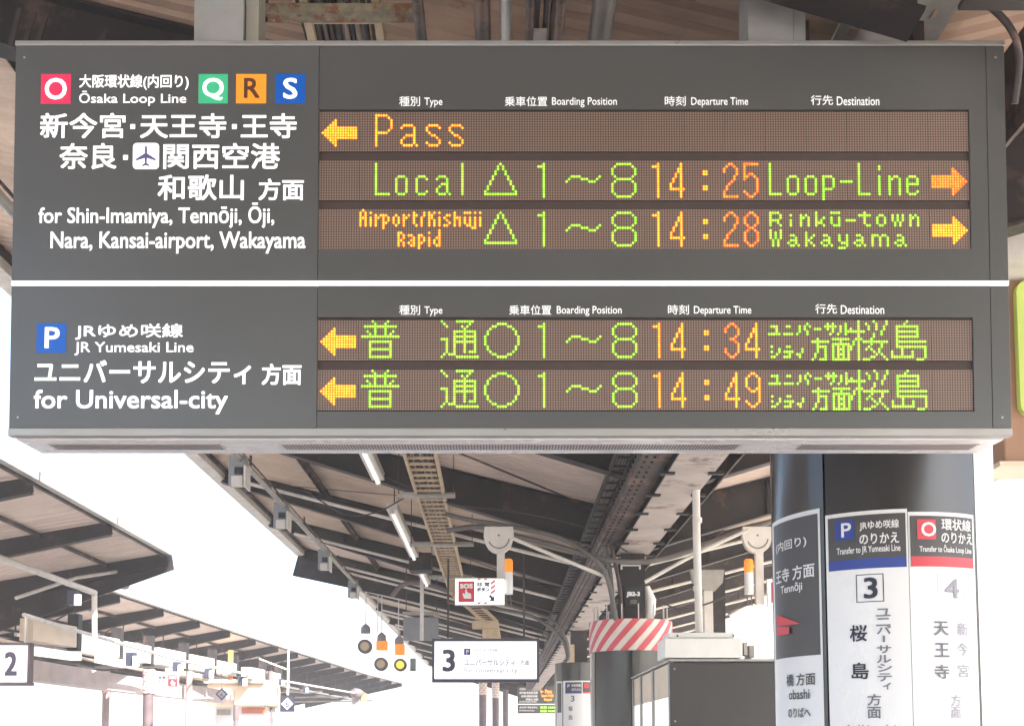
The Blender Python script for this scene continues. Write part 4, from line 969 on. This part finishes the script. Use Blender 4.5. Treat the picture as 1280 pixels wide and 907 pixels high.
for wv, h_, m_ in ((.9, 2.0, galvp), (2.0, 2.08, galv), (3.2, 2.0, steel2), (4.4, 2.2, steel2)):
    b = MB()
    for k in range(13): b.beam((exB(20.7+2.6*k)-wv, 20.7+2.6*k, EYE+h_), (exB(23.3+2.6*k)-wv, 23.3+2.6*k, EYE+h_), .05, .06)
    b.build('long_rail', m_, cB)
# end bracket lamp of the near part
q = thing('round_fan', at(157, 727, 20.8), 'round dark fan housing hung at the end of the near opposite roof', 'fan'); b = MB(); c = at(154, 727, 20.8); b.tube([(c.x, 20.6, c.z), (c.x, 20.9, c.z)], .13, n=16); b.build('drum', hood, q); pbox('bracket', galvp, 160, 714, 172, 742, 20.85, .1, q, .02)
# gantry pipe with drop post
q = thing('gantry_pipe', at(60, 718, 17), 'pale horizontal gantry pipe with a drop post at the left edge', 'pipe')
b = MB(); b.tube([at(-60, 672, 15.5), at(0, 697, 16.5), at(119, 741, 18.5)], .05, n=10); b.build('beam_tube', galvp, q)
b = MB(); b.tube([at(118, 741, 18.5), at(118, 800, 18.5)], .045, n=10); b.build('drop_post', galvp, q)
b = MB(); b.tube([at(20, 747, 17.5), at(95, 722, 19), at(160, 712, 20.5)], .03, n=8); b.build('cross_tube', galvp, q)
def eavelamp2(px, py, Y, s_, lab):
    q = thing('track_lamp', at(px, py, Y), lab, 'lamp', 'dark track lamps along the opposite platform')
    pbox('case', mat('lamp_navy', (.05, .055, .09), .5, 0, .1, 4), px-9*s_, py-10*s_, px+3*s_, py+8*s_, Y, .18, q, .01); pbox('lens', tubelit, px, py-5*s_, px+9*s_, py+9*s_, Y-.06, .05, q, .01)
for i, (px, py, Y, s_) in enumerate(((92, 747, 18, 1.0), (165, 824, 20.5, .95), (222, 834, 24, .75), (261, 841, 27, .65), (303, 851, 31, .62), (352, 852, 33, .45), (382, 861, 36, .4))):
    eavelamp2(px, py, Y, s_, ['track lamp under the gantry pipe at the left', 'track lamp beside the striped opposite post', 'track lamp right of the red emergency sign', 'track lamp above the left end of the beige kiosk', 'track lamp above the beige kiosk, right of the orange post', 'small track lamp above the diamond 6 sign', 'smallest track lamp right of the diamond 6 sign'][i])
# white equipment fascia boxes between dark hangers
fx = [(33, 88, 791), (96, 142, 806), (149, 182, 815), (192, 226, 822), (232, 262, 829), (267, 290, 835), (307, 326, 842), (330, 346, 846)]
for i, (a_, b_, yc) in enumerate(fx):
    hh = [13.5, 12, 11, 10, 9, 8, 7, 6][i]
    Ya = 1400*1.9/(925-yc+(b_-a_)*.09); Yb = 1400*1.9/(925-yc-(b_-a_)*.09)
    p = at(a_, yc-(b_-a_)*.09, Ya); q_ = at(b_, yc+(b_-a_)*.09, Yb); H_ = hh*2/1400*(Ya+Yb)/2
    q = thing('fascia_box', ((p.x+q_.x)/2, (Ya+Yb)/2, (p.z+q_.z)/2), 'cream fascia box under the opposite roof, %s' % ['leftmost and largest, above the number 2 sign', 'second from the left, behind the drop post', 'third from the left, before the striped post', 'fourth from the left, above the red emergency sign', 'fifth from the left, left of the orange post', 'sixth, at the orange post', 'seventh, right of the orange post', 'last and smallest, beside the pale post'][i], 'fascia box', 'cream fascia boxes in a row')
    b = MB(); b.beam((p.x, Ya, p.z+H_/2), (q_.x, Yb, q_.z+H_/2), .25, H_); b.build('case', galvp if i else beige, q)
    b = MB(); b.beam((q_.x+.02, Yb+.05, q_.z+H_/2+.25), (q_.x+.02, Yb+.25, q_.z+H_/2+.25), .2, H_+.3); b.build('hanger', steel, q)
wire('service_pipe', 'thin white pipe running along the whole opposite platform front', 'pipe', [(30, 768, 17), (100, 789, 19.5), (180, 812, 23), (240, 828, 26), (340, 848, 34), (445, 866, 44)], .035, galvp)
wire('service_pipe', 'thin pink pipe below the cream fascia boxes', 'pipe', [(-20, 795, 17), (60, 812, 19.5), (150, 832, 23), (260, 850, 29)], .03, beige)
# lit long lamps below
for i, (x0, x1, y0, Y) in enumerate(((42, 95, 812, 18), (125, 160, 823, 21), (212, 248, 838, 26))):
    q = thing('strip_lamp', at((x0+x1)/2, y0, Y), 'bright strip light under the opposite roof, %s' % ['beside the number 2 sign', 'left of the striped opposite post', 'above the red emergency sign'][i], 'strip light')
    p = at(x0, y0-4, Y); r2 = at(x1, y0+4, Y*1.12); b = MB(); b.beam(p, r2, .2, .13); b.build('housing', tubelit, q)
# lower dark beam of the opposite platform (second frame)
q = thing('cross_beam', (-10.2, 22, EYE+1.45), 'dull brown beam under the lamps of the opposite platform', 'beam')
b = MB(); p = at(-40, 812, 17); r2 = at(140, 842, 23); b.beam(p, r2, .3, .35); r3 = at(300, 866, 33); b.beam(r2, r3, .3, .35); b.build('beam', mat('hazed_beam', (.45, .38, .36), .6, 0, .12, 4), q)  # beam colour paled to imitate haze in front of it
# number 2 sign
q = thing('platform_number_sign', at(10, 830, 13), 'white hanging sign with dark 2 cut by the left photo edge', 'sign')
pbox('face', litbox, -70, 806, 33.5, 852, 13, .1, q)
for (x0, y0, x1, y1) in ((-72, 802.5, 37, 806), (-72, 852, 37, 856), (33.5, 806, 37, 852)): pbox('frame', hood, x0, y0, x1, y1, 12.985, .13, q)
planetext(q, '2', 5, 814, 22, 844, 12.998, mat('ink_violetgrey', (.10, .085, .13), .5, 0, .05, 4), .010)
for px in (-10, 30): pbox('hanger_rod', galvp, px, 770, px+3, 803, 13.03, .04, q)
# opposite posts
hazed = mat('hazed_post', (.40, .33, .33), .6, 0, .1, 4)  # pale colour carries the haze over these distant posts
for i, (x0, x1, Y, s_, lab) in enumerate(((128, 137, 24, 1, 'faded slim post with striped top left of the striped opposite post'), (179, 192, 21.5, 1, 'opposite platform post with bold red and cream stripes above a dark base'), (232, 240, 27, 0, 'plain grey opposite post right of the red emergency sign'), (292, 299, 31, 0, 'short dark post under the left half of the beige kiosk'), (334, 341, 33, 0, 'dark post at the right end of the beige kiosk'))):
    c = at((x0+x1)/2, 870, Y); r_ = (x1-x0)/2/FPX*Y; q = thing('slim_post', (c.x, Y, 0), lab, 'post')
    b = MB(); b.tube([(c.x, Y, 0), (c.x, Y, at(0, 880 if i == 3 else 838, Y).z)], r_, n=12); b.build('shaft', hood if i in (1, 3, 4) else hazed, q)
    if s_: striped_band(q, (c.x, Y), r_+.01, at(0, 866, Y).z, at(0, 836 if i else 853, Y).z, 5)
# red emergency sign opposite
q = thing('emergency_sign', at(208, 850, 22.5), 'small white and red emergency sign on the opposite platform', 'emergency sign')
pbox('board', white, 194, 839, 223, 862, 22.5, .05, q); rp = pbox('red_panel', pred, 210, 843, 222, 857, 22.49, .009, q)
planetext(rp, 'SOS', 211.5, 844.5, 220.5, 848, 22.486, pwhite, .004); pts = [(214.5, 856), (213.5, 852), (215, 852), (215, 849.5), (216.3, 849.5), (216.6, 851.5), (219, 852), (219, 856)]
mb = MB(); mb.prism([(at(x, y, 22.5).x, at(x, y, 22.5).z) for x, y in reversed(pts)], 22.484, 22.488); mb.build('hand_mark', pwhite, rp)
planetext(q, '非常', 198, 844, 207, 848, 22.49, dk3, .002); planetext(q, 'ボタン', 198, 849, 207, 853, 22.49, dk3, .002)
# orange post, pale posts, kiosk, diamond signs
q = thing('orange_post', at(288, 850, 30), 'orange painted vertical post rising above the beige kiosk', 'post'); pbox('shaft', orangepost, 284.5, 812, 290.5, 849, 30, .12, q); pbox('flange_plate', orangepost, 283, 832, 292, 833.5, 29.98, .16, q)
q = thing('eave_post', at(360, 840, 33), 'white post with a diagonal brace under the far opposite roof', 'post'); pbox('shaft', galvp, 358.5, 812, 361.5, 868, 33, .07, q)
b = MB(); b.tube([at(324, 823, 33), at(358, 836, 33)], .03, n=6); b.build('brace', galvp, q)
q = thing('eave_post', at(343, 870, 33.5), 'thin white post between the beige kiosk and the diamond 6 sign', 'post'); pbox('shaft', galvp, 341.5, 848, 343.5, 900, 33.5, .06, q)
q = thing('kiosk', (at(300, 880, 32).x, 33, 0), 'washed-out beige kiosk on the opposite platform below the orange post', 'kiosk')
pbox('fascia', beige, 257, 853, 334, 882, 31.8, 2, q, .1); pbox('awning', beige, 254, 848.5, 330, 853, 31.7, 2.3, q); pbox('wall', white, 268, 882, 330, 925, 32.1, 1.6, q)
pbox('sign_strip', mat('kiosk_red', (.55, .18, .12), .5, 0, .1, 4), 302, 884, 334, 891, 32.05, .05, q); pbox('shelf', galv, 271, 886, 288, 893, 32.05, .05, q)
q = thing('diamond_sign', at(277, 867, 29), 'dark diamond shaped plate hung on a rod before the beige kiosk', 'sign')
c = at(277, 867, 29); r_ = 8/FPX*29; b = MB(); b.prism([(c.x, c.z-r_), (c.x+r_, c.z), (c.x, c.z+r_), (c.x-r_, c.z)], 29, 29.03); b.build('plate', ink, q)
b = MB(); b.prism([(c.x, c.z-r_*.6), (c.x+r_*.6, c.z), (c.x, c.z+r_*.6), (c.x-r_*.6, c.z)], 28.99, 28.998); b.build('inner_diamond', conduit, q); planetext(q, '6', 275.2, 864.5, 278.8, 869.5, 28.985, ink, .004)
pbox('rod', hood, 276.3, 838, 277.7, 859, 29.01, .02, q)
q = thing('diamond_sign', at(359, 879, 33), 'navy square plate with white diamond numbered 6', 'sign')
pbox('plate', ink, 350, 870, 368, 889, 33, .05, q); c = at(359, 879, 33); r_ = 7.5/FPX*33; b = MB(); b.prism([(c.x, c.z-r_), (c.x+r_, c.z), (c.x, c.z+r_), (c.x-r_, c.z)], 32.985, 32.997); b.build('diamond', white, q); planetext(q, '6', 356.5, 875, 361.5, 883.5, 32.98, ink, .006)
q = thing('distant_lamp', at(445, 867, 44), 'faint round lamp with a yellow side at the end of the white pipe', 'lamp')
b = MB(); b.tube([at(446, 871, 44), at(446, 864, 44), at(447, 860, 44)], [.2, .32, .1], n=12); b.build('hood', hood, q); pbox('yellow_plate', lime, 452, 866, 458, 876, 44, .05, q); pbox('case', hazed, 440, 870, 450, 880, 44, .2, q)

# ================================================================= items at the right edge
q = thing('side_sign', at(1285, 450, 5.8), 'brown framed sign with lime rounded face cut by the right photo edge', 'sign')
pbox('frame', brownf, 1256, 330, 1420, 578, 5.8, .25, q, .01); pbox('bottom_lip', beige, 1250, 576, 1420, 582, 5.75, .3, q)
a = at(1274, 520, 5.78); c = at(1400, 352, 5.78); r_ = .06; pts = []
for (cx_, cz_, t0) in ((c.x-r_, c.z-r_, 0), (a.x+r_, c.z-r_, 90), (a.x+r_, a.z+r_, 180), (c.x-r_, a.z+r_, 270)):
    for k in range(5): t = R(t0+k*22.5); pts.append((cx_+r_*math.cos(t), cz_+r_*math.sin(t)))
b = MB(); b.prism(list(reversed(pts)), 5.76, 5.80); b.build('lime_face', lime, q)
q = thing('ceiling_cabinet', at(1275, 160, 5.4), 'cream wall box with round knobs at the upper right edge', 'cabinet')
pbox('case', beige, 1250, 140, 1400, 182, 5.4, .3, q, .01)
for px in (1269, 1283): c = at(px, 155, 5.39); b = MB(); b.tube([(c.x, 5.37, c.z), (c.x, 5.40, c.z)], .015, n=10); b.build('knob', conduit, q)
q = thing('roof_lining', at(1275, 118, 5.3), 'pale grey lining plate above the cream wall box', 'plate')
b = MB(); P4 = [at(1254, 137, 5.5), at(1420, 137, 5.5), at(1420, 50, 5.0), at(1330, 50, 5.0)]; vs = list(P4)+[p+Vector((0, .05, .02)) for p in P4]; b.add(vs, [(0, 1, 2, 3), (7, 6, 5, 4), (0, 4, 5, 1), (1, 5, 6, 2), (2, 6, 7, 3), (3, 7, 4, 0)]); b.build('sheet', galv, q)
q = thing('dark_cabinet', at(1275, 230, 5.6), 'dark cabinet between the cream wall box and the brown framed sign', 'cabinet'); pbox('case', steel, 1252, 182.5, 1420, 286, 5.5, .3, q); pbox('pale_base', galvp, 1252, 286.5, 1420, 320, 5.5, .3, q); pbox('small_lamp', lampwhite, 1262, 195, 1266, 208, 5.48, .02, q)
wire('strut_pipe', 'upper bright pipe beyond the pillar at the right edge', 'pipe', [(1235, 590, 14), (1300, 575, 14)], .03, galvp)
wire('strut_pipe', 'lower bright pipe beyond the pillar at the right edge', 'pipe', [(1235, 605, 14), (1300, 578, 14)], .03, galvp)

# ================================================================= haze
hm = bpy.data.materials.new('haze'); hm.use_nodes = True; hn = hm.node_tree; hn.nodes.clear()
ho = hn.nodes.new('ShaderNodeOutputMaterial'); hv = hn.nodes.new('ShaderNodeVolumePrincipled'); hn.links.new(hv.outputs[0], ho.inputs['Volume'])
hv.inputs['Color'].default_value = (.96, .96, .96, 1); hv.inputs['Density'].default_value = HAZE; hv.inputs['Anisotropy'].default_value = .2
if HAZE:
    b = MB(); b.box((-155, -65, -2.7), (155, 405, 6.6)); tag(b.build('haze', hm, origin=(0, 0, -2.7)), kind='stuff')

for o in bpy.data.objects:
    for k in ('_w', '_local'):
        if k in o: del o[k]
